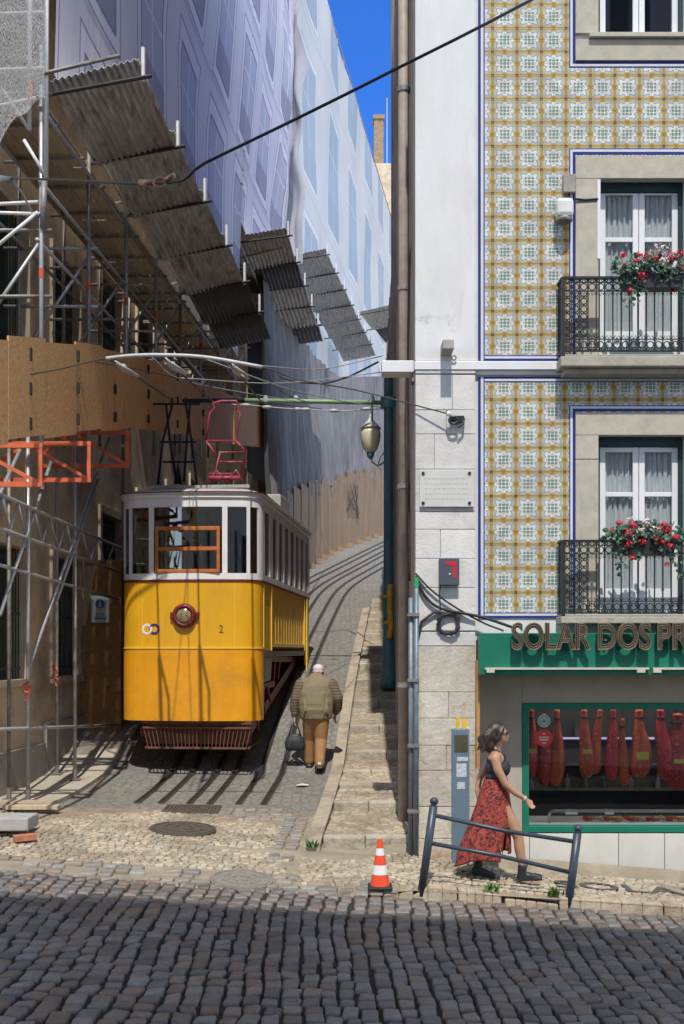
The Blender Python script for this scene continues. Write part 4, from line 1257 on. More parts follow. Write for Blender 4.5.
flower_box(BAL_U, 651, 'red and cream geraniums in a dark box on the upper balcony railing', 3,
    [(-.33,.17,.03,0),(-.3,.05,.04,0),(-.17,.19,.035,0),(-.1,.17,.04,0),(-.13,-.05,.045,0),(-.2,.1,.03,0),(-.26,-.2,.03,0),(.0,.22,.06,1),(.1,.23,.06,1),(.09,.09,.05,1),(.17,.16,.055,0),(.22,.12,.055,0),(.27,.18,.04,0),(.23,-.17,.03,0),(.33,.03,.04,0),(.0,.12,.035,0)])
flower_box(BAL_L, 644, 'red geraniums with a pale top in a dark box on the lower balcony railing', 5,
    [(-.37,.10,.025,0),(-.3,.17,.03,0),(-.22,.06,.055,0),(-.16,.15,.04,0),(-.2,-.06,.045,0),(-.05,-.03,.035,0),(-.15,-.20,.03,0),(-.18,.2,.04,1),(.0,.17,.05,1),(.08,.10,.05,1),(-.05,.1,.045,1),(.18,.13,.06,0),(.24,.11,.05,0),(.2,.16,.04,0),(.16,-.03,.045,0),(.3,.02,.035,0),(.1,.0,.03,0),(.24,-.08,.03,0),(.23,-.27,.02,0)])

# ------------------------------------------------------------------ street furniture
t = thing('guard_rail', 'leaning blue grey guard rail of two posts and two bars at the kerb', 'railing', (1.55, 11.76, road(1.55)))
Yg = 11.74
p0, p1 = (PX(421, Yg), Yg, PZ(896, Yg)), (PX(433.5, Yg), Yg, PZ(806, Yg))
q0, q1 = (PX(567, Yg), Yg, PZ(912, Yg)-.06), (PX(577.5, Yg), Yg, PZ(833, Yg))
for a, b in ((p0, p1), (q0, q1)):
    mb = MB(); mb.tube([a, b], .042, 14); mb.tube([b, tuple(Vector(b) + (Vector(b)-Vector(a)).normalized()*.02)], .03, 12)
    c = Vector(b) + (Vector(b)-Vector(a)).normalized()*.05
    mb.ell(c, (.045,.045,.04), 12, 8)
    mb.build('post', m_railpaint, t, smooth=True)
for (a, m_, b) in (((433, 815), (505, 831), (574, 841.5)), ((430, 843), (500, 856), (569, 872))):
    mb = MB(); mb.tube([(PX(x, Yg), Yg, PZ(y, Yg)) for x, y in (a, m_, b)], .022, 10); mb.build('bar', m_railpaint, t, smooth=True)

xc, yc = PX(380, 11.8), 11.8
zc = GP(xc, yc) + .004
t = thing('traffic_cone', 'red and white banded traffic cone at the mouth of the alley', 'cone', (xc, yc, zc))
m_cr = M('cone_red', (.78,.07,.02), .5, .08); m_cw = M('cone_white', (.75,.75,.73), .4, .05)
mb = MB(); mb.box(xc-.125, xc+.125, yc-.125, yc+.125, zc, zc+.035); mb.build('base', m_black, t, bevel=.012)
mb = MB()
seg = [(0.035, .115, .105, 0), (.16, .105, .088, 0), (.16, .0882, .066, 1), (.27, 0, 0, 1), (.27, .066, .0, 0)]
def cone_r(h): return lerp(.10, .022, (h - .035) / .47)
for (a, b, mi) in ((.035, .15, 0), (.15, .245, 1), (.245, .345, 0), (.345, .415, 1), (.415, .505, 0)):
    vs, fs = [], []
    n = 24
    for h in (a, b):
        for j in range(n): vs.append((xc+cone_r(h)*math.cos(2*math.pi*j/n), yc+cone_r(h)*math.sin(2*math.pi*j/n), zc+h))
    fs = [(j, (j+1) % n, n+(j+1) % n, n+j) for j in range(n)]
    if b > .5: fs.append(tuple(range(n, 2*n)))
    mb.add(vs, fs, mi)
mb.build('body', [m_cr, m_cw], t)

Yp = 12.80
xa, xb = PX(452.5, Yp), PX(469.5, Yp)
z0 = GP(1.3, Yp) - .02
t = thing('information_pillar', 'slim grey blue metal pillar with stickers in front of the pilaster', 'pillar', ((xa+xb)/2, Yp, z0))
mb = MB(); mb.box(xa, xb, Yp, Yp+.14, z0, PZ(729, Yp)); mb.build('column', m_pillar, t, bevel=.008)
mb = MB(); mb.box(xa+.02, xb-.02, Yp-.004, Yp-.0005, PZ(752, Yp), PZ(735, Yp)); mb.build('screen', M('dull_screen', (.075,.075,.05), .3, .2), t)
mb = MB()
for (a, b, c_, d) in ((457, 468, 761, 757), (456.5, 466.5, 777, 763.5), (457, 465, 789, 782)): mb.box(PX(a, Yp), PX(b, Yp), Yp-.003, Yp-.0004, PZ(c_, Yp), PZ(d, Yp))
mb.build('sticker', M('torn_sticker', (.48,.52,.55), .6, .3, 30), t)
mb = MB(); mb.box(PX(456.5, Yp), PX(460, Yp), Yp+.02, Yp+.06, PZ(729, Yp)+.001, PZ(717, Yp)); mb.box(PX(463, Yp), PX(467, Yp), Yp+.02, Yp+.06, PZ(729, Yp)+.001, PZ(718.5, Yp)); mb.build('yellow_tab', M('yellow_paint', (.75,.45,.03), .5), t)

# lamp post
Yq = 21.6
xq = PX(388.5, Yq)
zq = G(xq, Yq) + .05
t = thing('lamp_post', 'tall dark green post with a lantern on a bracket beside the steps', 'lamp post', (xq, Yq, zq))
mb = MB(); mb.lathe([(.16, 0), (.16, .25), (.125, .35), (.11, .8), (.095, 1.0), (.085, PZ(365, Yq)-zq-.1), (.1, PZ(365, Yq)-zq-.08), (.09, PZ(365, Yq)-zq), (.02, PZ(365, Yq)-zq+.04)], (xq, Yq, zq), 16); mb.build('pole', m_post, t, smooth=True)
ZZ = lambda py: PZ(py, Yq)
mb = MB(); mb.tube([(xq+.02, Yq-.13, ZZ(585)), (xq+.02, Yq-.13, ZZ(612)), (xq+.04, Yq-.14, ZZ(628)), (xq-.0, Yq-.13, ZZ(638))], .055, 10)
for py in (598, 624): mb.lathe([(.12, 0), (.12, .06)], (xq, Yq, ZZ(py)), 12)
mb.build('yellow_sleeve', M('yellow_sleeve', (.62,.36,.04), .5, .2, 10), t, smooth=True)
mb = MB(); mb.tube([(xq-.08, Yq, ZZ(462)), (xq-.2, Yq, ZZ(466)), (xq-.31, Yq, ZZ(462)), (PX(371, Yq), Yq, ZZ(454))], .018, 8)
mb.tube([(xq-.08, Yq, ZZ(452)), (xq-.16, Yq, ZZ(458)), (xq-.2, Yq, ZZ(466))], .012, 6); mb.build('bracket', m_steel, t, smooth=True)
xl = PX(370.5, Yq)
lt_ = MB(); lt_.lathe([(.07, .04), (.11, .08), (.155, .17), (.185, .30), (.19, .40), (.175, .49)], (xl, Yq, ZZ(455)), 14)
lan = lt_.build('lantern', M('lantern_glass', (.72,.66,.46), .35, .1), t, smooth=True)
mb = MB(); mb.lathe([(.20, -.01), (.18, .02), (.11, .09), (.05, .15), (.03, .2), (.03, .24), (.005, .27)], (xl, Yq, ZZ(428)), 14); mb.build('cap', M('lantern_cap', (.6,.6,.56), .5), lan, smooth=True)
mb = MB(); mb.lathe([(.02, -.08), (.06, -.03), (.08, .05), (.05, .06)], (xl, Yq, ZZ(455)), 12); mb.build('base', m_post, lan, smooth=True)

# small litter and building debris
mb = MB()
c = Vector((PX(302, 16.9), 16.9, G(-.5, 16.9) + .012))
mb.add([c+Vector(v) for v in ((-.09,-.05,0),(.0,-.07,.012),(.09,-.02,0),(.1,.06,.004),(0,.07,.02),(-.08,.05,0))], [(0,1,4,5),(1,2,3,4)])
tag(mb.build('paper_scrap', m_wpaint, solid=.002), 'crumpled white paper on the ground behind the walking man', 'litter')
yb = 13.25
mb = MB(); zb_ = G(-4.2, yb)
mb.box(-4.6, -3.55, 13.0, 13.45, zb_+.02, zb_+.17)
tag(mb.build('concrete_slab', m_conc, bevel=.015), 'flat grey concrete slab at the left edge of the street', 'slab')
mb = MB(); zb_ = G(-4.1, 14.9) + .055
mb.box(-4.45, -3.72, 14.75, 15.0, zb_, zb_+.05); mb.box(-4.3, -3.6, 14.55, 14.72, zb_-.02, zb_+.03)
tag(mb.build('wooden_board', m_plank, bevel=.004), 'short wooden boards under the scaffold foot', 'board')
mb = MB(); z_ = G(-3.5, 12.9) + .015
mb.hexa([(-3.62,12.75,z_),(-3.42,12.9,z_),(-3.48,13.0,z_),(-3.68,12.85,z_),(-3.62,12.75,z_+.07),(-3.42,12.9,z_+.07),(-3.48,13.0,z_+.07),(-3.68,12.85,z_+.07)])
tag(mb.build('brick', M('red_brick', (.42,.16,.09), .9, .25, 10), bevel=.006), 'loose red brick lying beside the concrete slab', 'brick')
mw = M('weed_leaf', (.07,.14,.03), .6, .3, island=.3)
for k, (px, yy, lab) in enumerate(((491, 11.8, 'small green weed growing at the broken kerb'), (553, 11.82, 'small weed between kerb and right railing post'), (312, 13.2, 'tuft of weed at the foot of the steps'))):
    xx = PX(px, yy); zz = GP(xx, yy) + (.02 if k < 2 else .08) - .03
    mb = MB()
    for q in range(26):
        a = rnd.random()*6.28; L = rnd.uniform(.05, .12); s = rnd.uniform(.25, .8)
        b = Vector((xx + rnd.gauss(0,.03), yy - .02 + rnd.gauss(0,.02), zz)); d = Vector((math.cos(a)*s, math.sin(a)*s, 1)).normalized()*L; u = Vector((-math.sin(a), math.cos(a), 0))*.009
        mb.add([b-u, b+d*.6-u*1.3, b+d, b+d*.6+u*1.3, b+u], [(0,1,2,3,4)])
    tag(mb.build('weed', mw), lab, 'plant')
# ------------------------------------------------------------------ left house under scaffolding
def wseg(mb, Y0, Y1, d0, d1, z0, z1, mi=0, line=W):
    mb.hexa([(line(Y0)+d0,Y0,z0),(line(Y0)+d1,Y0,z0),(line(Y1)+d1,Y1,z0),(line(Y1)+d0,Y1,z0),(line(Y0)+d0,Y0,z1),(line(Y0)+d1,Y0,z1),(line(Y1)+d1,Y1,z1),(line(Y1)+d0,Y1,z1)], mi)
lh = thing('scaffolded_house', 'old beige house with barred windows behind the scaffolding', 'building', (W(14), 14, .4))
wins = []
Yw = 13.15
for k in range(10):
    Yw = (15.55, 18.05, 20.7, 23.3, 25.9, 28.5, 31.1, 33.7, 36.3, 38.6)[k]
    up = interp(RISE, Yw) - interp(RISE, 16.5) if Yw > 20 else 0
    wins.append((Yw, Yw + 1.35, 2.05 + up, 3.95 + up)); wins.append((Yw, Yw + 1.35, 6.5 + up*.6, 8.75 + up*.6))
mb = MB()
ysx = sorted({12.9, 42} | {v for o in wins for v in o[:2]})
for a, b in zip(ysx[:-1], ysx[1:]):
    hs = sorted([o for o in wins if o[0] <= a and o[1] >= b], key=lambda o: o[2])
    z = -.5
    for o in hs: wseg(mb, a, b, -.4, 0, z, o[2]); z = o[3]
    wseg(mb, a, b, -.4, 0, z, 31)
mb.box(-26, W(12.9)-.41, 12.9, 13.3, -1, 31); mb.box(-26, -25.6, 13.31, 42, -1, 31)
mb.build('wall', m_beige, lh)
mb = MB(); mb.hexa([(-26,12.9,31.001),(W(12.9),12.9,31.001),(W(42),42,31.001),(-26,42,31.001),(-26,12.9,31.3),(W(12.9),12.9,31.3),(W(42),42,31.3),(-26,42,31.3)]); mb.build('roof', m_conc, lh)
mb = MB(); wseg(mb, 13.0, 40, .001, .06, -.3, .7 ); 
for k in range(12): wseg(mb, 15.6+k*2, 17.55+k*2, .001, .07, 0, 1.05+ .3*k)
mb.build('plinth', M('grey_plinth', (.30,.27,.24), .9, .15, 3, .4, 30, .01), lh)
for (a, b, z0, z1) in wins:
    if a > 30: continue
    mb = MB(); wseg(mb, a+.001, b-.001, -.34, -.3, z0+.001, z1-.001)
    wn_ = mb.build('window', m_dark, lh)
    mb = MB(); wseg(mb, a-.1, b+.1, .001, .07, z0-.1, z0-.002); wseg(mb, a-.12, a-.002, .001, .05, z0, z1); wseg(mb, b+.002, b+.12, .001, .05, z0, z1); wseg(mb, a-.12, b+.12, .001, .055, z1+.002, z1+.14)
    mb.build('surround', m_beige, wn_)
    mb = MB(); n = 12
    for k in range(n):
        y = lerp(a+.06, b-.06, k/(n-1)); mb.tube([(W(y)-.1, y, z0), (W(y)-.1, y, z1)], .012, 5)
    for zz in (z0+.15, (z0+z1)/2, z1-.15): mb.bar((W(a)-.1, a, zz), (W(b)-.1, b, zz), .012, .035)
    mb.build('bars', m_bars, wn_)

# ------------------------------------------------------------------ scaffold
sf = thing('scaffold', 'steel tube scaffold with plywood parapet and corrugated canopies on the left house', 'scaffold', (S(14), 14, .5))
T_TOP = [(11,5.5),(12.35,5.83),(15.5,6.6),(17,6.9),(21,7.64),(23.4,7.85),(32,9.3)]
T_BOT = [(11,4.4),(12.35,4.7),(15.5,5.42),(17.5,5.85),(20,6.28),(23.6,6.76),(32,8.1)]
tt, tbm = (lambda y: interp(T_TOP, y)), (lambda y: interp(T_BOT, y))
def tubepart(name, a, b, r=.026, mat=None):
    mb = MB(); mb.tube([a, b], r, 7); return mb.build(name, mat or m_steel, sf, smooth=True)
# parapet boards
Y = 11.3
k = 0
while Y < 32:
    L = 1.22 if Y < 15.4 else (1.22 if Y < 26 else 1.6)
    a, b = Y + .004, Y + L - .004
    o = rnd.uniform(-.012, .012)
    j = rnd.uniform(-.03, .03)
    mb = MB()
    mb.hexa([(S(a)+o,a,tbm(a)+j),(S(a)+o+.02,a,tbm(a)+j),(S(b)+o+.02,b,tbm(b)+j),(S(b)+o,b,tbm(b)+j),(S(a)+o,a,tt(a)+j),(S(a)+o+.02,a,tt(a)+j),(S(b)+o+.02,b,tt(b)+j),(S(b)+o,b,tt(b)+j)])
    mb.build('plywood_panel', m_osb if Y < 15.2 else m_ply, sf)
    Y += L; k += 1
mb = MB()
for Y in (13.2, 15.0, 16.8, 18.8, 21, 23.4):
    for f in (.15, .5, .85):
        z = lerp(tbm(Y), tt(Y), f); mb.box(S(Y)+.022, S(Y)+.05, Y-.025, Y+.025, z-.07, z+.07)
mb.build('clamp', m_black, sf)
FAN1 = [(14 + 1.95*i, 9.26, 0) for i in range(7)]
# standards on the outer line and near the wall
for i, Y in enumerate([13.85 + 1.95*k for k in range(9)]):
    zt = 9.75 if Y < 28 else 12.9
    tubepart('pole', (S(Y)-.06, Y, tbm(Y)-.35), (S(Y)-.06, Y, zt), .028, (m_steel, m_steel_d, m_steel)[i % 3])
    tubepart('pole', (W(Y)+.28, Y, tbm(Y)-.3), (W(Y)+.28, Y, zt), .028, m_steel_d)
    for z in (tt(Y)+.55, tt(Y)+1.35, zt-.55):
        if z < zt: tubepart('ledger', (W(Y)+.05, Y+.06, z), (S(Y)+.05, Y+.06, z), .024, m_steel if i % 2 else m_steel_d)
    tubepart('brace', (W(Y)+.3, Y+.1, tt(Y)-.1), (S(Y)-.05, Y+.1, tt(Y)+1.3), .024)
    if i % 2 == 0: tubepart('brace', (W(Y)+.3, Y-.06, zt-.6), (S(Y)+.9, Y-.06, zt-.15), .024, m_steel_d)
    mb = MB(); mb.tube([(S(Y)-.06, Y, tt(Y)+.75), (S(Y)-.06, Y, tt(Y)+.87)], .031, 8); mb.build('red_collar', M('red_tape', (.6,.09,.04), .6, .2) if i == 0 else bpy.data.materials['red_tape'], sf)
for z, d, Y0, Y1 in ((9.0, -.06, 13.8, 28.5), (8.1, -.06, 13.8, 24), (7.4, -.1, 13.8, 19), (9.05, -.95, 13.8, 28), (8.0, -.95, 13.8, 24), (12.5, -.05, 28, 42)):
    n = int((Y1-Y0)/3.9) + 1
    for k in range(n):
        a, b = Y0 + k*(Y1-Y0)/n, Y0 + (k+1)*(Y1-Y0)/n
        tubepart('ledger', (S(a)+d, a, z), (S(b)+d, b, z), .024, m_steel_d if k % 2 else m_steel)
# decks
for (z, d0, d1, Y0, Y1) in ((9.12, .30, 1.22, 13.9, 28.4), (12.6, .3, 1.25, 28.5, 40)):
    Y = Y0
    while Y < Y1:
        mb = MB(); n = 4 if d1 > 1 else 2
        for k in range(n):
            a0, a1 = lerp(d0, d1, k/n)+.006, lerp(d0, d1, (k+1)/n)-.006
            o = rnd.uniform(0, .015); wseg(mb, Y+.02+rnd.uniform(0,.05), min(Y1, Y+1.95)-.02, a0, a1, z+o, z+o+.04)
        mb.build('deck', m_plank, sf); Y += 1.95
for Y in np.arange(14.5, 28, .975):
    tubepart('transom', (W(Y)+.3, Y, 9.085), (S(Y)-.02, Y, 9.085), .022, m_steel_d)
# tunnel: feet, lattice girder, rails and braces
LN = lambda Y: W(Y) + .65
def LPt(px, py, off=.65):
    c = -4.85 - .074*14 + off
    Y = -c / (.074 - (px - CX)/FOC)
    return ((px-CX)/FOC*Y, Y, PZ(py, Y))
def foot(px, pyb, pyt, r=.026, off=.65, mat=None):
    a = LPt(px, pyb, off); z0 = G(a[0], a[1]) + .055
    tubepart('pole', (a[0], a[1], z0), (a[0], a[1], PZ(pyt, a[1])), r, mat)
    mb = MB(); mb.box(a[0]-.08, a[0]+.08, a[1]-.08, a[1]+.08, z0-.0, z0+.012); mb.tube([(a[0], a[1], z0+.012), (a[0], a[1], z0+.16)], .034, 8); mb.build('foot_plate', m_steel_d, sf)
foot(28, 790, 425, .028, .65, m_steel); foot(75, 752, 425, .028, .65, m_steel); foot(9, 785, 430, .026, .30, m_steel_d); foot(57, 750, 430, .026, .25, m_steel)
foot(123, 728, 428, .026, .65, m_steel_d)
foot(-40, 815, 425, .028, .65, m_steel)
for (a, b, r) in (((-45,474),(120,548),.026), ((-45,512),(120,572),.026), ((-45,552),(120,600),.024), ((-45,731),(118,725),.024)):
    tubepart('ledger', LPt(*a), LPt(*b), r)
pts_t = [(-40, 476, 514)] ; 
for k in range(9):
    px = -30 + k*16
    f = (px + 45)/165; f2 = (px + 8 + 45)/165
    top, bot = (px, lerp(474, 548, f)), (px+8, lerp(512, 572, f2))
    tubepart('lattice_strut', LPt(*top), LPt(*bot), .016); f3 = (px+16+45)/165
    tubepart('lattice_strut', LPt(*bot), LPt(px+16, lerp(474, 548, f3)), .016)
for (a, b) in (((0,615),(51,462)), ((29,668),(109,438)), ((-30,560),(20,450)), ((57,600),(98,480))):
    A, B = LPt(*a), LPt(*b); tubepart('brace', A, B, .025)
for (px, py) in ((28, 700), (57, 682)):
    mb = MB(); A = LPt(px, py)
    for k in range(9): mb.tube([(A[0]+rnd.uniform(-.03,.03), A[1]-.04, A[2]+k*.03), (A[0]+rnd.uniform(-.06,.06), A[1]-.05, A[2]+k*.03+rnd.uniform(-.06,.08))], .012, 4)
    mb.build('red_tape', bpy.data.materials['red_tape'], sf)
# orange cantilever frames
for (Y, z0, z1) in ((13.55, 4.42, 4.88), (15.5, 4.76, 5.25), (17.5, 5.27, 5.78)):
    x0, x1 = LN(Y) - .15, S(Y) + .06
    mb = MB()
    for z in (z0, z1): mb.bar((x0-.8, Y, z), (x1, Y, z), .06, .06)
    for x in (x0, x1-.03, x0-.75): mb.bar((x, Y, z0+.03), (x, Y, z1-.03), .05, .05)
    mb.bar((x0+.02, Y-.002, z1-.02), (x1-.05, Y-.002, z0+.02), .045, .045); mb.bar((x0-.03, Y-.002, z1-.02), (x0-.7, Y-.002, z0+.02), .045, .045)
    mb.build('cantilever_bracket', m_orange, sf)
# corrugated canopy sheets
m_cor = M('weathered_corrugated_sheet', (.54,.52,.49), .6, .35, 3, .2, 40, .004, metal=.35, island=.0, stain=(.20,.105,.055), sscale=1.6, slo=.52, shi=.72, stretch=(6,1,1))
m_cor2 = M('grey_corrugated_sheet', (.52,.51,.50), .6, .3, 4, metal=.35, stretch=(6,1,1), stain=(.12,.1,.085), sscale=1.5)
m_corb = M('black_corrugated_sheet', (.07,.07,.08), .5, .5, 5, metal=.3, stretch=(9,.6,1))
def fan(Y, xin, xout, zin, zout, L, mat, dirx):
    mb = MB(); n = 84
    y0, y1 = Y - .06, Y + L + .06
    jt = rnd.uniform(-.025, .025)
    for v in (0, .5, 1):
        for i in range(n+1):
            u = i/n; y = lerp(y0, y1, v)
            mb.v.append((lerp(xin, xout, u) + dirx*(y-Y), y, lerp(zin, zout, u) + jt*u + .016*math.sin(u*n*2*math.pi/6) + lerp(.10, -.06, v)))
    for r_ in range(2):
        for i in range(n): a = r_*(n+1)+i; mb.f.append((a, a+1, a+n+2, a+n+1)); mb.m.append(0)
    mb.build('canopy_sheet', mat, sf, smooth=True, solid=.006)
    mb = MB(); mb.tube([(xin-.3, Y+.02, zin-.075), (xout+.14, Y+.02, zout-.06)], .024, 7); mb.build('canopy_shade_beam', m_black, sf)  # beam coloured black to imitate the shadow gap between overlapping sheets
    mb = MB(); mb.tube([(xout+.03, Y+.05, zout-.12), (xout+.03, Y+.05, zout+.30)], .024, 7); mb.build('white_stub', m_white_metal, sf)
for i in range(6):
    Y = 14 + 1.95*i
    fan(Y, S(Y)-.02, S(Y)+1.09, 9.26, 9.53, 1.95, (m_cor, m_cor, m_cor, m_cor, m_corb, m_corb, m_cor2)[i], .074)
for i in range(5):
    Y = 28.4 + 1.95*i
    fan(Y, S(Y)-.25-.12*i, S(Y)+1.12, 12.55, 12.78, 1.95, (m_cor, m_corb, m_cor2, m_cor2, m_corb)[i], .074)
for i in range(7):
    Y = 40 + 1.95*i
    xo = -.55 + .155*(Y-40)
    fan(Y, xo-1.5, xo, 16.0, 16.3, 1.95, (m_cor2, m_cor)[i == 3], .155)
for i in range(2):
    Y = 50.5 + 2.2*i
    fan(Y, .75+.3*(Y-50.5), 2.5+.3*(Y-50.5), 17.2, 17.6, 2.2, (m_cor2, m_corb)[i], .3)

# ------------------------------------------------------------------ nets and sheets
m_lav = print_material('lavender_facade_print', (.84,.79,.87), (.58,.58,.69), (.30,.27,.38), 2.9, 3.25, .6, 2.0, .4, 2.55)
m_blue = print_material('blue_facade_print', (.78,.77,.76), (.46,.54,.62), (.44,.50,.58), 5.85, 6.8, 1.4, 4.1, .7, 5.5, .6)
def lav(u, v):
    Y = lerp(13.95, 35.2, u); zb = 9.45 if Y < 27.6 else 12.85
    z = lerp(zb, 33, v)
    b = .5*math.sin(math.pi*max(0, min(1, (z-13.2)/19.5))) + .10*mnoise.noise(Vector((Y*.35, z*.2, 0))) + .22*sstep(30, 35, Y)*mnoise.noise(Vector((Y*.8, z*.5, 3)))
    return (S(Y) + .07 + b, Y, z)
mb = MB(); mb.grid(lav, 110, 60)
mb.build('scaffold_net', m_lav, uv=lambda p: (p[1]-24+.6, p[2]-14.7+.4), smooth=True, org=(S(14), 14, 9.45))
bpy.data.objects['scaffold_net']
tag(bpy.data.objects['scaffold_net'], 'lavender scaffold net printed with windows above the corrugated canopies', 'scaffold net')
BX = lambda Y: -2.0 + .155*(Y-41.5)
mb = MB()
mb.grid(lambda u, v: (BX(lerp(35.5, 86, u)) + .12*mnoise.noise(Vector((u*12, v*5, 7))), lerp(35.5, 86, u), lerp(8, 30.6, v)), 110, 40)
tag(mb.build('scaffold_net', m_blue, uv=lambda p: (p[1]-50.7+1.4, p[2]-21.3+.7), smooth=True, org=(BX(42), 42, 8)), 'pale blue sunlit net printed with tall windows on the farther house', 'scaffold net')
fb = thing('farther_house', 'tall house wrapped in the pale blue printed net', 'building', (BX(50)-2, 50, 7))
mb = MB()
mb.hexa([(-14,42.6,4),(BX(42.6)-.9,42.6,4),(BX(86)-.9,86,4),(-14,86,4),(-14,42.6,30),(BX(42.6)-.9,42.6,30),(BX(86)-.9,86,30),(-14,86,30)]); mb.build('wall', m_beige, fb)
mb = MB(); 
for k in range(22):
    Y = 42 + k*2; mb.tube([(BX(Y)-.15, Y, 9), (BX(Y)-.15, Y, 31.2)], .03, 6)
mb.tube([(BX(41.4)-.1, 41.4, 30.7), (BX(86)-.1, 86, 30.7)], .03, 6); mb.tube([(BX(41.4)-.1, 41.4, 31.1), (BX(86)-.1, 86, 31.1)], .03, 6)
mb.build('scaffold_frame', m_steel, fb)
# loose white sheeting at the joint of the two houses
mb = MB()
mb.grid(lambda u, v: (lerp(-2.0, -1.2, u) + .25*mnoise.noise(Vector((u*3, v*14, 1))), 35.4 - .5*u*u + .3*mnoise.noise(Vector((u*4, v*10, 5))), lerp(14.2, 33, v)), 14, 120)
tag(mb.build('torn_sheet', netmat('torn_white_sheet', (.45,.46,.5), .35), smooth=True), 'crumpled white sheeting hanging in the joint between the two printed nets', 'sheet')
# grey dust sheets above the hoarding
HXT = [(26,-2.05),(30,-1.95),(35,-1.6),(38.7,-.93),(41.5,-.49),(44,.31),(48.5,1.69),(56,4.3)]
HX = lambda Y: sum(interp(HXT, Y+d) for d in (-1, 0, 1))/3
def gs(u, v):
    Y = lerp(31.2, 52, u)
    zb = G(0, Y) + 2.45 + .3*mnoise.noise(Vector((Y*1.3, 0, 0)))
    zt = max(12.9, .2435*Y + 2.2)
    f = (1-v)
    return (HX(Y) - .12 - .25*v + .14*math.sin(Y*4.1 + 1.2*math.sin(v*2.5) + Y*Y*.07)*(.4+.6*f) + .2*mnoise.noise(Vector((Y*.9, v*2, 9))), Y, lerp(zb, zt, v))
mb = MB(); mb.grid(gs, 220, 24)
tag(mb.build('dust_sheet', M('grey_dust_sheet', (.20,.195,.205), .8, .25, 3, .3, 8, .05, stretch=(3,3,.4)), smooth=True), 'grey dust sheet hanging in vertical folds above the plywood hoarding', 'sheet')
# end net at the top left with its frame
mb = MB()
mb.grid(lambda u, v: (lerp(-5.6, S(13.8)+.02, u) , 13.7 + .06*mnoise.noise(Vector((u*4, v*9, 0))), max(lerp(7.1, 20, v), 7.35 + 1.7*(u**.9) - .25*(1-u) + .22*mnoise.noise(Vector((u*9, 0, 1)))) if v < .3 else lerp(7.1, 20, v)), 30, 90)
tag(mb.build('scaffold_net', netmat('grey_mesh_net', (.46,.46,.46), .85, (30,30,6), .35, .6), smooth=True), 'grey see-through mesh net over the near end of the scaffold', 'scaffold net')
t = thing('end_frame', 'pale tube frame behind the grey mesh net at the near scaffold end', 'scaffold', (-4.1, 13.8, 7.2))
ef = lambda px, py: PX(px, 13.82)
def etube(name, a, b, r=.028, mat=None):
    mb = MB(); mb.tube([P(a[0], a[1], 13.82), P(b[0], b[1], 13.82)], r, 7); mb.build(name, mat or m_white_metal, t, smooth=True)
etube('pole', (47, -120), (46, 178)); etube('pole', (31, -120), (29, 130)); etube('pole', (44, 180), (43, 228), .04, m_steel_d)
for (a, b) in (((-60,72),(47,68)), ((-60,16),(47,12)), ((-30,212),(40,214)), ((-60,118),(36,98)), ((-20,205),(38,202))): etube('ledger', a, b, .022)
for (a, b) in (((-30,40),(28,128)), ((-20,260),(38,212)), ((24,140),(45,175))): etube('brace', a, b, .022)
mb = MB(); A = P(30, 92, 13.8); mb.tube([(A[0], 13.82, A[2]-.1), (A[0], 13.82, A[2]+.12)], .034, 8); mb.build('red_collar', bpy.data.materials['red_tape'], t)

# plywood hoarding along the upper street
m_ply2 = M('weathered_plywood', (.34,.225,.135), .8, .22, 5, .15, 60, .004, island=.12, stretch=(3,3,.6), stain=(.22,.15,.10), sscale=.9, slo=.5, shi=.75)
ho = thing('plywood_hoarding', 'tall stepped plywood hoarding along the far side of the curving tracks', 'fence', (HX(38), 38, G(-1, 38)))
Y = 26.0
while Y < 54:
    a, b = Y+.01, Y + 1.16
    z0 = G(HX((a+b)/2), a) ; z1 = max(G(0, a), G(0, b)) + 2.62 + rnd.uniform(-.05, .1)
    mb = MB(); mb.hexa([(HX(a)-.02,a,z0-.05),(HX(a),a,z0-.05),(HX(b),b,z0-.05+.0),(HX(b)-.02,b,z0-.05),(HX(a)-.02,a,z1),(HX(a),a,z1),(HX(b),b,z1),(HX(b)-.02,b,z1)])
    mb.build('plywood_panel', m_ply2, ho)
    mb = MB(); mb.box(HX(a)+.002, HX(a)+.02, a-.03, a+.03, z0, z1-.1); mb.box(HX(a)+.01, HX(a)+.22, a, a+.25, z0+.0, z0+.16); mb.build('batten', m_ply2, ho)
    Y += 1.18
# graffiti scrawl and the green mark on the hoarding
mb = MB()
for (px, py, Y) in ((352, 500, 44.2),):
    pp = [];
    for k in range(14): 
        yy = Y + .8*math.sin(k*1.9 + px); zz = PZ(py, Y) + .7*math.cos(k*2.3) ; pp.append((HX(yy)+.06, yy, zz))
    mb.tube(pp, .009, 4)
mb.build('scrawl', m_black, ho)

# plywood panel beside the tram with the safety notice
pw = thing('plywood_screen', 'upright worn plywood panel between the house and the tram', 'panel', (-4.1, 19.5, G(-4.1, 19.5)))
zt = PZ(560, 19.5); zb_ = G(-4.1, 19.5) - .05
mb = MB(); mb.box(PX(79, 19.5), PX(106, 19.5)-.003, 19.5, 19.52, zb_, zt); mb.box(PX(106, 19.5), PX(121, 19.5), 19.5, 19.52, zb_, zt)
mb.hexa([(PX(121,19.5)-.02,19.521,zb_),(PX(121,19.5),19.521,zb_),(PX(121,19.5)+.16,21.4,zb_),(PX(121,19.5)+.14,21.4,zb_),(PX(121,19.5)-.02,19.521,zt),(PX(121,19.5),19.521,zt),(PX(121,19.5)+.16,21.4,zt),(PX(121,19.5)+.14,21.4,zt)])
mb.build('board', M('dark_chipboard', (.33,.17,.07), .8, .35, 12, .2, 60, .004, island=.1, stain=(.16,.08,.04), sscale=2), pw)
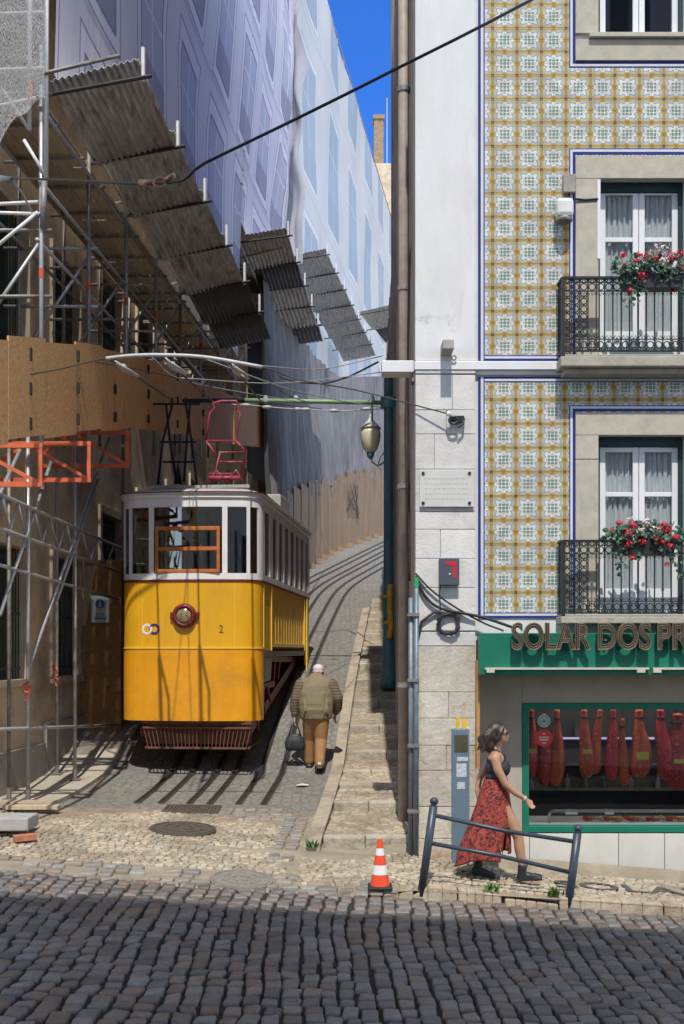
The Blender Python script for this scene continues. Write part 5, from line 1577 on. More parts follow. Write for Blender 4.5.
mb = MB(); mb.hexa([P(80,625,19.45),P(86,625,19.45),P(96,566,19.45),P(84,566,19.45),P(80,625,19.49),P(86,625,19.49),P(96,566,19.49),P(84,566,19.49)]); mb.build('splinter_board', m_plank, pw)
Ysg = 19.46
t = thing('safety_notice', 'white notice with a round blue pedestrian symbol on the worn plywood panel', 'sign', (PX(100, Ysg), Ysg, PZ(623, Ysg)))
mb = MB(); mb.box(PX(91, Ysg), PX(109, Ysg), Ysg, Ysg+.015, PZ(622.5, Ysg), PZ(595.5, Ysg)); mb.build('plate', M('notice_white', (.58,.62,.68), .5, .05), t)
m_bl = M('sign_blue', (.03,.17,.42), .5, .05)
mb = MB(); mb.lathe([(.078, 0), (.078, .004)], (PX(100, Ysg), Ysg-.0005, PZ(604, Ysg)), 20, axis='y'); mb.build('blue_disc', m_bl, t)
mb = MB(); mb.box(PX(94, Ysg), PX(106.5, Ysg), Ysg-.003, Ysg-.0005, PZ(619.2, Ysg), PZ(617.6, Ysg)); mb.box(PX(94, Ysg), PX(106, Ysg), Ysg-.003, Ysg-.0005, PZ(616.4, Ysg), PZ(615.7, Ysg)); mb.box(PX(96, Ysg), PX(104, Ysg), Ysg-.003, Ysg-.0005, PZ(614.4, Ysg), PZ(613.6, Ysg)); mb.build('printed_lines', m_bl, t)
mb = MB(); cx, cz, yy = PX(100, Ysg), PZ(604, Ysg), Ysg-.009
mb.ell((cx, yy, cz+.045), (.014,.003,.014), 8, 5); mb.bar((cx, yy, cz+.03), (cx, yy, cz-.01), .004, .026)
for s in (-1, 1): mb.bar((cx, yy+.0008*s, cz-.005), (cx+s*.022, yy+.0008*s, cz-.06), .004, .012); mb.bar((cx, yy+.0012*s, cz+.025), (cx+s*.028, yy+.0012*s, cz-.005), .004, .01)
mb.build('walker_symbol', m_wpaint, t)

# chimney house far behind
t = thing('distant_house', 'distant roof with a brown chimney above the printed blue net', 'building', (6, 90, 12))
mb = MB(); mb.box(-1, 14, 87.5, 98, 8, 39.5); mb.build('wall', m_beige, t)
mb = MB(); mb.box(PX(374, 88), PX(383.5, 88), 88, 89.2, 39.5, PZ(119, 88)); mb.box(PX(373, 88), PX(384.5, 88), 87.9, 89.3, PZ(119, 88)+.001, PZ(115, 88))
mb.build('chimney', M('chimney_brick', (.28,.2,.13), .9, .3, 4), t)
mb = MB(); mb.tube([(PX(387, 88), 88, 39), (PX(387, 88), 88, PZ(98, 88))], .05, 6); mb.build('mast', m_steel, t)

# house across the street, behind the viewer (its shade covers the cobbles)
rb = thing('opposite_house', 'pale five storey house across the street that shades the cobbles', 'building', (0, -2.5, -.2))
RH = 21.2
mb = MB(); mb.box(-10, 13, -12, -2.5, -3, RH)
for k, (a, b, h) in enumerate(((-7, -4.2, .35), (-2.5, -1.2, .5), (3.1, 4.4, .3), (6, 9, .4))): mb.box(a, b, -4, -2.6, RH, RH + h)
mb.build('wall', m_plaster, rb)
mb = MB(); mb.box(-10, 13, -2.499, -2.35, RH-.35, RH-.1); mb.build('cornice', m_lime, rb)
for i in range(-3, 6):
    for j in range(6):
        mb = MB(); x, z = i*2.4, 1.0 + j*3.35
        mb.box(x-.6, x+.6, -2.499, -2.44, z, z+2.1); wn_ = mb.build('window', m_wpaint, rb)
        mb = MB(); mb.box(x-.5, x-.02, -2.4395, -2.43, z+.1, z+2.0); mb.box(x+.02, x+.5, -2.4395, -2.43, z+.1, z+2.0); mb.build('pane', m_dark, wn_)

# ------------------------------------------------------------------ tram
TX, TY = PX(187.5, 17.5), 17.5
TZ = G(TX, TY)
TA = -math.atan(.092)
Z0b = 2.5 - TZ
tr = thing('tram', 'yellow and white funicular tram number 2 standing on the steep track', 'tram', (TX, TY, TZ), TA)
m_yel = M('tram_yellow', (.78,.405,.014), .38, .07, 3, .06, 3, .03, stain=(.60,.33,.03), sscale=1.6, slo=.5, shi=.8, stretch=(1.5,1.5,.6))
m_yel2 = M('apron_orange_yellow', (.80,.35,.012), .4, .08, 3, .10, 2.5, .04, stain=(.58,.27,.03), sscale=1.8, slo=.48, shi=.75)
m_ylight = M('yellow_trim', (.85,.55,.06), .35, .05)
m_tw = M('tram_white', (.80,.80,.81), .35, .05, 4)
m_mar = M('maroon_paint', (.16,.018,.022), .45, .2)
m_troof = M('tram_roof', (.42,.41,.40), .7, .15, 4)
m_wood = M('orange_wood', (.50,.15,.03), .45, .2, 8)
m_rust = M('rusty_iron', (.16,.065,.04), .8, .35, 14)
hw, rr_, bow, L = 1.085, .34, .07, 6.8
half = [(0, 0)]
for i in range(1, 9): x = (hw-rr_)*i/8; half.append((x, bow*(x/(hw-rr_))**2))
for i in range(1, 11): a = math.pi/2*i/10; half.append((hw-rr_+rr_*math.sin(a), bow+rr_-rr_*math.cos(a)))
half.append((hw, L-bow-rr_))
for i in range(1, 11): a = math.pi/2*i/10; half.append((hw-rr_+rr_*math.cos(a), L-bow-rr_+rr_*math.sin(a)))
for i in range(7, -1, -1): x = (hw-rr_)*i/8; half.append((x, L-bow*(x/(hw-rr_))**2))
cum = [0]
for a, b in zip(half[:-1], half[1:]): cum.append(cum[-1] + math.dist(a, b))
SEND = cum[-1]
def per(s):
    sg_ = 1 if s >= 0 else -1; s = abs(s); s = min(s, SEND)
    i = max(0, min(len(cum)-2, int(np.searchsorted(cum, s, side='right'))-1))
    t_ = (s-cum[i])/(cum[i+1]-cum[i]); (x0, y0), (x1, y1) = half[i], half[i+1]
    dx, dy = x1-x0, y1-y0; l = math.hypot(dx, dy)
    return sg_*(x0+dx*t_), y0+dy*t_, sg_*dy/l, -dx/l
def sy(y): # arc length of a depth on the straight side
    return cum[18] + (y - (bow + rr_))
def strip(mb, s0, s1, z0, z1, off=0., th=.04, mi=0):
    n = max(1, int(abs(s1-s0)/.06)) if abs(s0) < 1.4 or abs(s1) < 1.4 or abs(s1) > SEND-1.4 else 1
    vs = []
    for i in range(n+1):
        x, y, nx_, ny_ = per(lerp(s0, s1, i/n))
        for o, z in ((off, z0), (off, z1), (off-th, z1), (off-th, z0)): vs.append((x+nx_*o, y+ny_*o, z))
    fs = []
    for i in range(n):
        for k in range(4):
            q = [4*i+k, 4*i+(k+1) % 4, 4*(i+1)+(k+1) % 4, 4*(i+1)+k]; fs.append(tuple(q))
    fs += [(3,2,1,0), (4*n,4*n+1,4*n+2,4*n+3)]
    mb.add(vs, fs, mi)
def tp(name, mb, mats, par=None, **k):
    return mb.build(name, mats, par or tr, local=True, **k)
zg = lambda y: G(TX+.092*y, TY+y) - TZ
Z0, Zm, Zw, Zt, Zr = Z0b-1.11, Z0b+.0, Z0b+1.01, Z0b+2.15, Z0b+2.36
sc_ = cum[18]
mb = MB(); strip(mb, -sc_-.06, sc_+.06, Z0, Zm-.002, .012, .04); tp('apron', mb, m_yel2, smooth=False)
mb = MB()
strip(mb, -sc_-.06, sc_+.06, Zm, Zw, .006, .04)
for s in (-1, 1):
    strip(mb, s*(sc_+.064), s*sy(1.30), Z0b-.04, Zw, 0, .04); strip(mb, s*(sy(1.304)), s*sy(5.62), Z0b+.02, Zw, -.012, .04); strip(mb, s*sy(5.9), s*SEND, Z0b-.33, Zw, 0, .04)
tp('body', mb, m_yel)
mb = MB(); strip(mb, -sc_-.06, sc_+.06, Zm-.012, Zm+.012, .022, .02)
for s in (-1, 1):
    strip(mb, s*sy(1.27), s*sy(1.33), Z0b-.04, Zw, .018, .03); strip(mb, s*sy(5.58), s*sy(5.64), Z0b-.04, Zw, .018, .03); strip(mb, s*sy(1.331), s*sy(5.579), Z0b+.02, Z0b+.08, .008, .03); strip(mb, s*sy(5.88), s*sy(5.95), Z0b-.48, Zw, .03, .03)
    strip(mb, s*(sc_+.062), s*(sc_+.12), Z0b-.08, Zw, .018, .03)
    for k in range(13):
        y = 1.5 + k*.33; strip(mb, s*sy(y), s*sy(y+.03), Z0b+.082, Zw-.04, -.006, .01)
tp('moulding', mb, m_ylight)
for sx_ in (-.72, .72):                      # panel joints and screws of the front
    mb = MB(); strip(mb, sx_-.004, sx_+.004, Zm+.015, Zw-.005, .0085, .01)
    for k in range(7):
        x, y, nx_, ny_ = per(sx_ + (.03 if sx_ > 0 else -.03)); mb.ell((x+nx_*.008, y+ny_*.008, Zm+.1+k*.13), (.007,.007,.007), 6, 4)
    tp('panel_joint', mb, m_ylight)
mb = MB()
for k in range(19):
    x, y, nx_, ny_ = per(-1.15+k*.128); mb.ell((x+nx_*.013, y+ny_*.013, Z0+.04), (.008,.008,.008), 6, 4)
tp('rivet_row', mb, m_yel2)
mb = MB(); strip(mb, -SEND, SEND, Zw+.001, Zw+.035, .02, .05); tp('waist_line', mb, m_mar)
mb = MB()
strip(mb, -SEND, SEND, Zw+.036, Zw+.13, .012, .05); strip(mb, -SEND, SEND, Zt, Zr, .012, .05); strip(mb, -SEND, SEND, Zr-.07, Zr-.02, .04, .04)
# window layout along the perimeter
wl = [(-.53, .53), (.61, .90), (.955, 1.11)]
segs = []
cuts = [0.53, .61, .90, .955, 1.11, sy(.58), sy(.62), sy(.66), sy(1.12), sy(1.40)]
wins_r = [(.61, .90), (.955, 1.11), (sy(.60), sy(1.10))] + [(sy(1.40+.72*k), sy(1.92+.72*k)) for k in range(6)] + [(sy(5.75), sy(6.2))]
posts = []
prev = .53
for a, b in wins_r: posts.append((prev, a)); prev = b
posts.append((prev, SEND))
for s in (-1, 1):
    for a, b in posts: strip(mb, s*a, s*b, Zw+.131, Zt-.001, .012, .035)
tp('white_upper_body', mb, m_tw)
def twindow(a, b, woodframe=False):
    mb = MB(); strip(mb, a, b, Zw+.131, Zt-.001, -.006, .006)
    o = tp('window', mb, m_tramglass)
    return o
w0_ = twindow(-.53, .53)
for s in (-1, 1):
    for a, b in wins_r: twindow(s*a, s*b)
mb = MB(); zf0, zf1 = Zw+.135, Zw+.84
for (x0, x1, z0, z1) in ((-.5,.5,zf0,zf0+.055),(-.5,.5,Zw+.47,Zw+.53),(-.5,.5,zf1-.06,zf1),(-.5,-.45,zf0+.056,Zw+.469),(.45,.5,zf0+.056,Zw+.469),(-.5,-.45,Zw+.531,zf1-.061),(.45,.5,Zw+.531,zf1-.061)):
    mb.box(x0, x1, -.012, .03, z0, z1)
tp('sash', mb, m_wood, w0_, bevel=.006)
# roof
def roofring(off, z): return [(per(s)[0]+per(s)[2]*off, per(s)[1]+per(s)[3]*off, z) for s in np.linspace(-SEND, SEND, 121)[:-1]]
mb = MB(); rings = [(.06, Zr-.015), (.07, Zr), (.07, Zr+.018), (.02, Zr+.03)]
def rings_mb(rings, cap=True):
    mb = MB(); n = 120
    vs = []
    for o, z in rings: vs += roofring(o, z)
    fs = [(i*n+j, i*n+(j+1) % n, (i+1)*n+(j+1) % n, (i+1)*n+j) for i in range(len(rings)-1) for j in range(n)]
    if cap: fs += [tuple(range((len(rings)-1)*n, len(rings)*n))]
    fs += [tuple(range(n-1, -1, -1))]
    return mb.add(vs, fs)
tp('roof_edge', rings_mb(rings[:]), m_tw)
mb = MB(); strip(mb, -sc_-.1, sc_+.1, Zr+.001, Zr+.0195, .073, .02); tp('roof_line', mb, m_mar)
tp('roof', rings_mb([(-.02, Zr+.031), (-.05, Zr+.05), (-.25, Zr+.10), (-.5, Zr+.13), (-.75, Zr+.14)]), m_troof, smooth=True)
# roof gear and pantographs
mb = MB(); mb.box(.25, .95, 3.3, 4.5, Zr+.1, Zr+.42); mb.box(.3, .6, 3.2, 3.29, Zr+.15, Zr+.35); tp('roof_box', mb, M('roof_box_grey', (.42,.40,.38), .6, .15), bevel=.02)
for k in range(5):
    mb = MB(); mb.bar((-.8, .9+k*1.1, Zr+.22), (.8, .9+k*1.1, Zr+.22), .06, .05); tp('roof_slat', mb, m_troof)
m_pink = M('red_oxide_pantograph', (.40,.06,.10), .5, .25)
m_pblk = M('black_pantograph', (.02,.018,.022), .5, .25)
TXm = Matrix.Translation((TX, TY, TZ)) @ Matrix.Rotation(TA, 4, 'Z')
TIv = TXm.inverted()
def loc(px, py, Y): return tuple(TIv @ Vector(P(px, py, Y)))
def rods(mb, lines, Y, r=.022):
    for ln in lines: mb.tube([loc(a, b, Y + (c[0] if c else 0)) for a, b, *c in ln], r, 6)
mb = MB()
for dy in (0, .55):
    Yb = 19.2 + dy
    rods(mb, [[(158,484),(163,440),(172,406)], [(176,478),(170,440),(166,404)], [(197,484),(190,430),(186,405)], [(184,482),(187,440),(190,404)]], Yb)
    rods(mb, [[(160,442),(196,442)], [(150,404),(200,404)], [(163,462),(193,462)]], Yb, .018)
rods(mb, [[(172,406),(172,398)], [(186,405),(186,398)], [(158,484),(158,484,.55)], [(197,484),(197,484,.55)]], 19.2)
rods(mb, [[(176,484),(178,462),(180,484)]], 19.2, .04)
tp('pantograph', mb, m_pblk, smooth=True)
mb = MB(); Yb = 19.0
rods(mb, [[(206,441),(210,413),(215,408),(213,403),(222,401),(236,401),(239,405),(236,410),(240,413),(236,441),(206,441)], [(213,482),(220,452),(246,452),(241,478)], [(220,462),(243,462)], [(209,474),(232,474)], [(208,484),(216,470),(228,484)], [(226,484),(236,470),(244,484)], [(206,441),(216,455)], [(236,441),(246,452)]], Yb, .02)
rods(mb, [[(209,478),(240,478)]], Yb, .04)
tp('pantograph', mb, m_pink, smooth=True)
# headlight, emblem and number
mb = MB(); mb.lathe([(.185, 0), (.19, .03), (.17, .07), (.135, .09), (.125, .06)], (-.04, -.012, Z0b+.49), 24, axis='y'); hl = tp('headlight', mb, m_mar, smooth=True)
mb = MB(); mb.lathe([(.128, .05), (.10, .075), (.05, .09), (.005, .095)], (-.04, -.012, Z0b+.49), 20, axis='y'); tp('lens', mb, M('headlight_lens', (.38,.29,.17), .12, .25, 10, metal=.3), hl, smooth=True)
mb = MB()
for s in (-1, 1): mb.box(-.04+s*.2-.02, -.04+s*.2+.02, -.05, -.0, Z0b+.44, Z0b+.54)
tp('bracket', mb, m_mar, hl)
def fronty(x): return bow*(abs(x)/(hw-rr_))**2 - .006
def ringflat(cx, cz, r0, r1, a0, a1, mi, mb, dy):
    n = 20
    for k in range(n):
        b0, b1 = lerp(a0, a1, k/n), lerp(a0, a1, (k+1)/n)
        q = [(cx+r*math.cos(a), cz+r*math.sin(a)) for r, a in ((r0, b0), (r1, b0), (r1, b1), (r0, b1))]
        mb.add([(x, fronty(x)-dy, z) for x, z in q], [(0,1,2,3)], mi)
mb = MB(); ringflat(-.64, Z0b+.29, .05, .085, 0, 2*math.pi, 0, mb, .003); ringflat(-.52, Z0b+.29, .05, .085, 0, 2*math.pi, 1, mb, .0055); ringflat(-.64, Z0b+.29, .05, .085, -.9, .5, 0, mb, .008)
tp('emblem', mb, [m_tw, M('emblem_blue', (.04,.03,.22), .4)], solid=.001)
tm = text_mb('2', .485, .545, Z0b+.23, Z0b+.35, 0); tm.v = [(x, fronty(x)-.004, z) for x, y, z in tm.v]; tp('number', tm, m_dark)
# catcher grille below the apron
mb = MB(); zt_, zb_ = Z0-.01, Z0-.42
for z, wdt, y in ((zt_-.02, .86, .12), (zt_-.1, .84, .12), (zb_, .77, .12)): mb.bar((-wdt+.12, y, z), (wdt+.12, y, z), .05, .05 if z == zt_-.02 else .03)
for k in range(27):
    f = k/26*2-1; mb.bar((f*.85+.12, .12, zt_-.03), (f*.76+.12, .12, zb_), .012, .012)
for s in (-1, 1): mb.bar((s*.8+.12, .12, zb_), (s*.8+.12, 1.2, zb_+.05), .03, .03)
tp('grille', mb, m_rust)
mb = MB(); mb.box(-.7, .9, .25, .5, zb_+.05, zt_-.02); tp('front_beam', mb, m_rust)
# floor, inside and underframe
mb = MB(); mb.box(-hw+.06, hw-.06, .25, L-.25, Z0b-.02, Z0b+.04); mb.box(-hw+.06, hw-.06, .25, L-.25, Zt+.02, Zt+.05); tp('floor', mb, M('tram_inside', (.10,.06,.035), .6, .2))
mb = MB()
for k in range(6):
    for s in (-1, 1): mb.box(s*.6-.35, s*.6+.35, 1.6+k*.72, 1.68+k*.72, Z0b+.12, Z0b+1.17); mb.box(s*.6-.35, s*.6+.35, 1.685+k*.72, 2.05+k*.72, Z0b+.42, Z0b+.49)
tp('seat', mb, M('bench_wood', (.16,.08,.035), .5, .2), bevel=.01)
mb = MB(); mb.box(-hw+.02, hw-.02, .45, 6.5, Z0b-.14, Z0b-.045); tp('sill_frame', mb, M('sill_grey', (.28,.27,.26), .6, .2))
mb = MB()
for s in (-1, 1): mb.hexa([(s*.86-.12,.5,Z0b-.60),(s*.86+.12,.5,Z0b-.60),(s*.86+.12,1.95,Z0b-.53),(s*.86-.12,1.95,Z0b-.53),(s*.86-.12,.5,Z0b-.15),(s*.86+.12,.5,Z0b-.15),(s*.86+.12,2.1,Z0b-.15),(s*.86-.12,2.1,Z0b-.15)])
eb = tp('equipment_box', mb, M('box_grey', (.42,.42,.41), .6, .15), bevel=.01)
mb = MB()
for s in (-1, 1):
    for (y, z) in ((.72, Z0b-.36), (1.15, Z0b-.28), (1.15, Z0b-.44)): mb.box(s*.982-.004, s*.982+.004, y, y+.07, z-.06, z+.06)
tp('louvre', mb, m_black, eb)
mb = MB()
for s in (-1, 1):
    x = s*.82
    mb.bar((x, .5, Z0-.2), (x, 6.3, zg(6.3)+.12), .1, .16); mb.bar((x, .5, Z0b-.68), (x, 3.2, Z0b-.63), .08, .1); mb.bar((x, 2.1, Z0b-.18), (x, 6.2, Z0b-.23), .08, .1)
    for y in (.7, 1.3, 1.9, 2.5, 3.1, 3.7): mb.bar((x, y, zg(y)+.38), (x, y+.25, Z0b-.66 if y < 2 else Z0b-.23), .06, .07)
    for y in (.9, 1.6, 2.2): mb.bar((x+s*.05, y+.4, zg(y)+.45), (x+s*.05, y, Z0b-.68), .04, .05)
tp('underframe', mb, m_mar)
for y in (1.35, 4.6):
    for s in (-1, 1):
        mb = MB(); zc = zg(y) + .36
        vs = MB(); vs.lathe([(.30, 0), (.34, .02), (.34, .1), (.30, .12), (.12, .13), (.1, .16)], (0, 0, 0), 20, axis='y')
        mb.add([(s*(.5 - (-q[1]) ) if False else s*(.48 + (-q[1])), y + q[0], zc + q[2]) for q in vs.v], vs.f)
        tp('wheel', mb, m_steel_d)

# ------------------------------------------------------------------ overhead line
m_wire = M('dark_wire', (.03,.03,.032), .5, .2)
m_tens = M('pale_wire_gear', (.45,.45,.44), .45, .2)
t = thing('feed_arm', 'pale green horizontal arm reaching from the lamp post over the tram', 'overhead arm', (xq, Yq, ZZ(402)))
mb = MB(); mb.tube([(xq, Yq-.06, ZZ(403.5)), (PX(245, Yq), Yq-.06, ZZ(401))], .042, 10); mb.build('tube', M('pale_green_paint', (.26,.40,.22), .5, .15), t, smooth=True)
mb = MB(); mb.tube([(PX(244.8, Yq), Yq-.06, ZZ(401)), (PX(152, Yq), Yq-.06, ZZ(402.5))], .045, 10); mb.build('dark_tube', m_iron, t, smooth=True)
mb = MB()
for px in (266, 296, 372): mb.lathe([(.03, -.05), (.05, -.02), (.05, .05), (.03, .1)], (PX(px, Yq), Yq-.06, ZZ(401.5)), 8)
mb.build('insulator', m_tens, t)
mb = MB(); mb.lathe([(.15, -.1), (.15, .1)], (xq, Yq, ZZ(403)), 12); mb.tube([(PX(372, Yq), Yq-.06, ZZ(403)), (PX(372, Yq), Yq-.06, ZZ(425))], .02, 6); mb.build('clamp', m_post, t)
cable('span_wire', 'thin wire strung with pale insulators below the green arm', [(xq-.1, Yq-.2, ZZ(411)), (PX(340, Yq), Yq-.3, ZZ(414)), (PX(290, Yq), Yq-.3, ZZ(412)), (PX(240, Yq), Yq-.3, ZZ(408)), (PX(150, Yq), Yq-.3, ZZ(406))], .010, m_tens, cat='wire')
for px, py in ((256, 410), (270, 411), (302, 413), (352, 413)):
    pass
ct2 = thing('wire_insulators', 'row of pale insulators on the thin wire below the green arm', 'insulator', (PX(302, Yq), Yq-.3, ZZ(413)))
for px, py in ((247, 408.5), (268, 410.5), (298, 412.5), (306, 412.7), (334, 414), (366, 412.3)):
    mb = MB(); mb.ell((PX(px, Yq), Yq-.3, ZZ(py)), (.10, .035, .035), 8, 6); mb.build('insulator', m_tens, ct2, smooth=True)
Yv = 13.2
SP = lambda px, py, Y=Yv: P(px, py, Y)
cable('span_wire', 'span wire with a thick pale middle crossing above the tram front', [P(-60, 392, 13.2), SP(0, 380), SP(60, 369), SP(108, 358), SP(150, 355), SP(200, 357), SP(262, 367), P(300, 380, 13.2), P(360, 391, 13.0), (fx(447), YF-.17, fz(417))], .008, m_wire, cat='wire')
cable('tension_rod', 'thick pale rod in the middle of the span wire above the tram', [SP(106, 358.5), SP(130, 355.8), SP(160, 355), SP(205, 357.2), SP(262, 367)], .022, m_tens, cat='rod')
for px0, py0, px1, lab in ((108, 358, 176, 'leftmost contact wire running back from the pale rod over the tram'), (160, 355, 214, 'middle contact wire running back from the pale rod over the tram'), (228, 361, 262, 'rightmost contact wire running back from the pale rod over the tram')):
    a = Vector(SP(px0, py0)); b = Vector((PX(px1, Yq), Yq-.06, ZZ(403)))
    c = a + (b-a)*.07; d = a + (b-a)*.24
    t = thing('contact_wire', lab, 'wire', tuple(a))
    mb = MB(); mb.tube([a, b], .014, 6); mb.tube([b, (b.x+.9, 34, 9.6)], .014, 6); mb.build('wire', m_wire, t)
    mb = MB(); mb.tube([c, d], .03, 7)
    s = (d-c).cross(Vector((0,0,1))).normalized()
    mb.tube([c, c+(d-c)*.3+s*.12+Vector((0,0,-.06)), c+(d-c)*.75+s*.13+Vector((0,0,-.07)), d], .02, 6)
    mb.ell(tuple(c+(d-c)*.5), (.05, .12, .05), 8, 6); mb.build('tensioner', m_tens, t, smooth=True)
cable('overhead_cable', 'thick black cable slanting across the sky from left to upper right', [P(-330, 160, 11), P(-60, 175, 6.5), P(8, 178, 5.6), P(50, 179.5, 5.2), P(168, 183, 4.6), P(205, 163, 4.5), P(300, 117, 4.5), P(400, 67, 4.5), P(535, -2, 4.7), P(760, -125, 6), P(1100, -300, 12.9)], .006, m_wire, sub=4)
t = thing('cable_joint', 'copper coloured shackle joining the slanting black cable', 'joint', P(160, 182, 4.62))
mb = MB(); mb.tube([P(140, 182, 4.68), P(154, 183, 4.64)], .012, 8); mb.tube([Vector(P(160, 183, 4.6))+Vector((.024*math.cos(a), 0, .02*math.sin(a))) for a in [k*.63 for k in range(10)]], .006, 6, closed=True); mb.tube([P(165, 181, 4.6), P(174, 175, 4.58)], .011, 8); mb.build('shackle', M('copper', (.40,.22,.16), .4, .2, metal=.4), t, smooth=True)
mb = MB(); mb.tube([P(-6, 177, 5.7), P(12, 180, 5.55)], .014, 8); mb.tube([P(12, 180, 5.55), P(22, 193, 5.6), P(32, 212, 6)], .005, 6); mb.build('pale_clamp', m_tens, t, smooth=True)
cable('loose_cable', 'black slack cable loop hanging under the far canopies', [P(280, 377, 24), P(300, 382, 24), P(325, 383, 24), P(350, 376, 24), P(378, 362, 22)], .02, m_wire)
for k, (a, b) in enumerate((((180, 378), (384, 372)), ((262, 366), (382, 356)))):
    cable('stay_wire', ('lower thin stay wire running to the top of the post', 'upper thin stay wire running to the top of the post')[k], [P(a[0], a[1], 17), P((a[0]+b[0])/2, (a[1]+b[1])/2+8, 19.5), P(b[0], b[1], 21.55)], .009, m_tens, cat='wire')

for k, (a, m_, b, lab) in enumerate((
    ((95, 362, 13.3), (150, 372, 15), (262, 398, 21.3), 'thin sagging wire from the pale rod to the right end of the dark arm tube'),
    ((150, 356, 13.3), (190, 382, 17), (300, 402, 21.5), 'thin wire falling from the pale rod to the green arm'),
    ((262, 367, 13.3), (282, 392, 17), (312, 404, 21.5), 'thin wire from the right end of the pale rod to the green arm'),
    ((200, 357, 13.3), (300, 392, 16), (384, 408, 21.5), 'long thin wire from the pale rod to the post clamp'),
    ((0, 402, 15.2), (80, 403, 17), (152, 403, 21.4), 'thin wire from the left scaffold to the dark arm tube'))):
    cable('stay_wire', lab, [P(*a), P(*m_), P(*b)], .007, m_tens if k % 2 else m_wire, cat='wire')
# ------------------------------------------------------------------ people
def chain(mb, pts):                       # pts: (x,y,z,r) tapered limb with rounded ends
    P_ = [Vector(p[:3]) for p in pts]; Rr = [p[3] for p in pts]
    out, rr = [], []
    for i in range(len(P_)-1):
        for k in range(5):
            f = k/5; out.append(P_[i].lerp(P_[i+1], f)); rr.append(lerp(Rr[i], Rr[i+1], f))
    out.append(P_[-1]); rr.append(Rr[-1])
    mb.tube(out, rr, 12)
    for p, r in zip(P_, Rr): mb.ell(p, (r, r, r), 10, 8)
def melt(mb, name, mat, par, vox=.012, smooth=4):
    o = mb.build(name, mat, par, local=True, smooth=True)
    md = o.modifiers.new('Remesh', 'REMESH'); md.mode = 'VOXEL'; md.voxel_size = vox; md.use_smooth_shade = True
    if smooth:
        md = o.modifiers.new('Smooth', 'SMOOTH'); md.factor = .5; md.iterations = smooth
    dg = bpy.context.evaluated_depsgraph_get(); dg.update()
    me = bpy.data.meshes.new_from_object(o.evaluated_get(dg))
    me.shade_smooth()
    old = o.data; o.modifiers.clear(); o.data = me; bpy.data.meshes.remove(old); me.name = name
    return o
def hand(mb, w, d, up, s=1.0):
    """w wrist, d direction of the fingers, up: direction of the thumb side; slightly curled fingers"""
    w = Vector(w); d = Vector(d).normalized(); up = Vector(up); up = (up - d*up.dot(d)).normalized(); n = d.cross(up).normalized()
    pal = w + d*.045*s
    for k in range(4):
        b = w + d*.085*s + up*(.03 - .02*k)*s
        chain(mb, [(*(w + up*(.012-.008*k)*s), .016*s), (*b, .0125*s)])
        L = (.070, .078, .073, .058)[k]*s
        m1 = b + d*L*.5 + n*.008*s; m2 = b + d*L*.85 + n*.03*s
        chain(mb, [(*b, .0105*s), (*m1, .0095*s), (*m2, .0085*s)])
    t0 = w + d*.03*s + up*.024*s; t1 = t0 + d*.035*s + up*.028*s; t2 = t1 + d*.03*s + up*.006*s
    chain(mb, [(*t0, .014*s), (*t1, .011*s), (*t2, .0095*s)])
m_skin = M('tanned_skin', (.46,.25,.155), .5, .06, 6, spec=.4)
m_skin2 = M('pink_skin', (.52,.28,.22), .55, .08, 8)
m_hair = M('dark_wavy_hair', (.035,.024,.02), .4, .5, 40, .5, 60, .01, stretch=(1,1,.4))
m_boot = M('black_leather', (.02,.02,.024), .45, .2)

# --- woman walking to the right (+x); her right side is towards the camera (-y)
wx, wy = PX(500, 12.32), 12.32
wz = GP(wx, wy) + .005
wo = thing('person', 'woman in black sleeveless top and red patterned skirt walking past the shop', 'person', (wx, wy, wz))
mb = MB()
# torso
for (x, y, z, a, b, c) in ((-.05,0,.93,.135,.165,.13), (-.045,0,1.06,.105,.135,.12), (-.035,0,1.19,.115,.145,.12), (-.045,0,1.29,.095,.155,.09), (.042,-.06,1.195,.055,.07,.075), (.042,.06,1.195,.055,.07,.075), (-.1,.0,.9,.1,.14,.1)):
    mb.ell((x, y, z), (a, b, c), 14, 10)
chain(mb, [(-.055,-.13,1.325,.052), (-.06,0,1.345,.058), (-.055,.13,1.325,.052)])
chain(mb, [(-.055,0,1.34,.055), (-.035,0,1.43,.048), (-.02,0,1.49,.05)])
# head: skull, face, jaw, nose, lips, ears
mb.ell((-.025,0,1.575), (.094,.074,.100), 16, 12); mb.ell((.02,0,1.545), (.062,.06,.09), 14, 10); mb.ell((.045,0,1.487), (.036,.036,.028), 10, 8)
chain(mb, [(.070,0,1.562,.010), (.092,0,1.532,.013)]); mb.ell((.078,0,1.503), (.014,.024,.008), 10, 6); mb.ell((.078,0,1.494), (.012,.02,.007), 10, 6)
for s in (-1, 1): mb.ell((-.02, s*.073, 1.545), (.016,.010,.028), 8, 6); mb.ell((.058, s*.03, 1.56), (.014,.016,.012), 8, 6)
# near arm swinging forward
chain(mb, [(-.075,-.175,1.315,.052), (-.05,-.195,1.2,.048), (.03,-.20,1.045,.039), (.13,-.19,.955,.036), (.245,-.17,.885,.026)])
hand(mb, (.25,-.17,.882), (.6,.12,-.78), (.5,.45,.6), .86)
# far arm swinging back
chain(mb, [(-.06,.17,1.315,.05), (-.13,.19,1.18,.045), (-.20,.2,1.05,.037), (-.22,.19,.93,.033), (-.2,.18,.82,.025)])
hand(mb, (-.2,.18,.815), (.15,0,-1), (1,0,0))
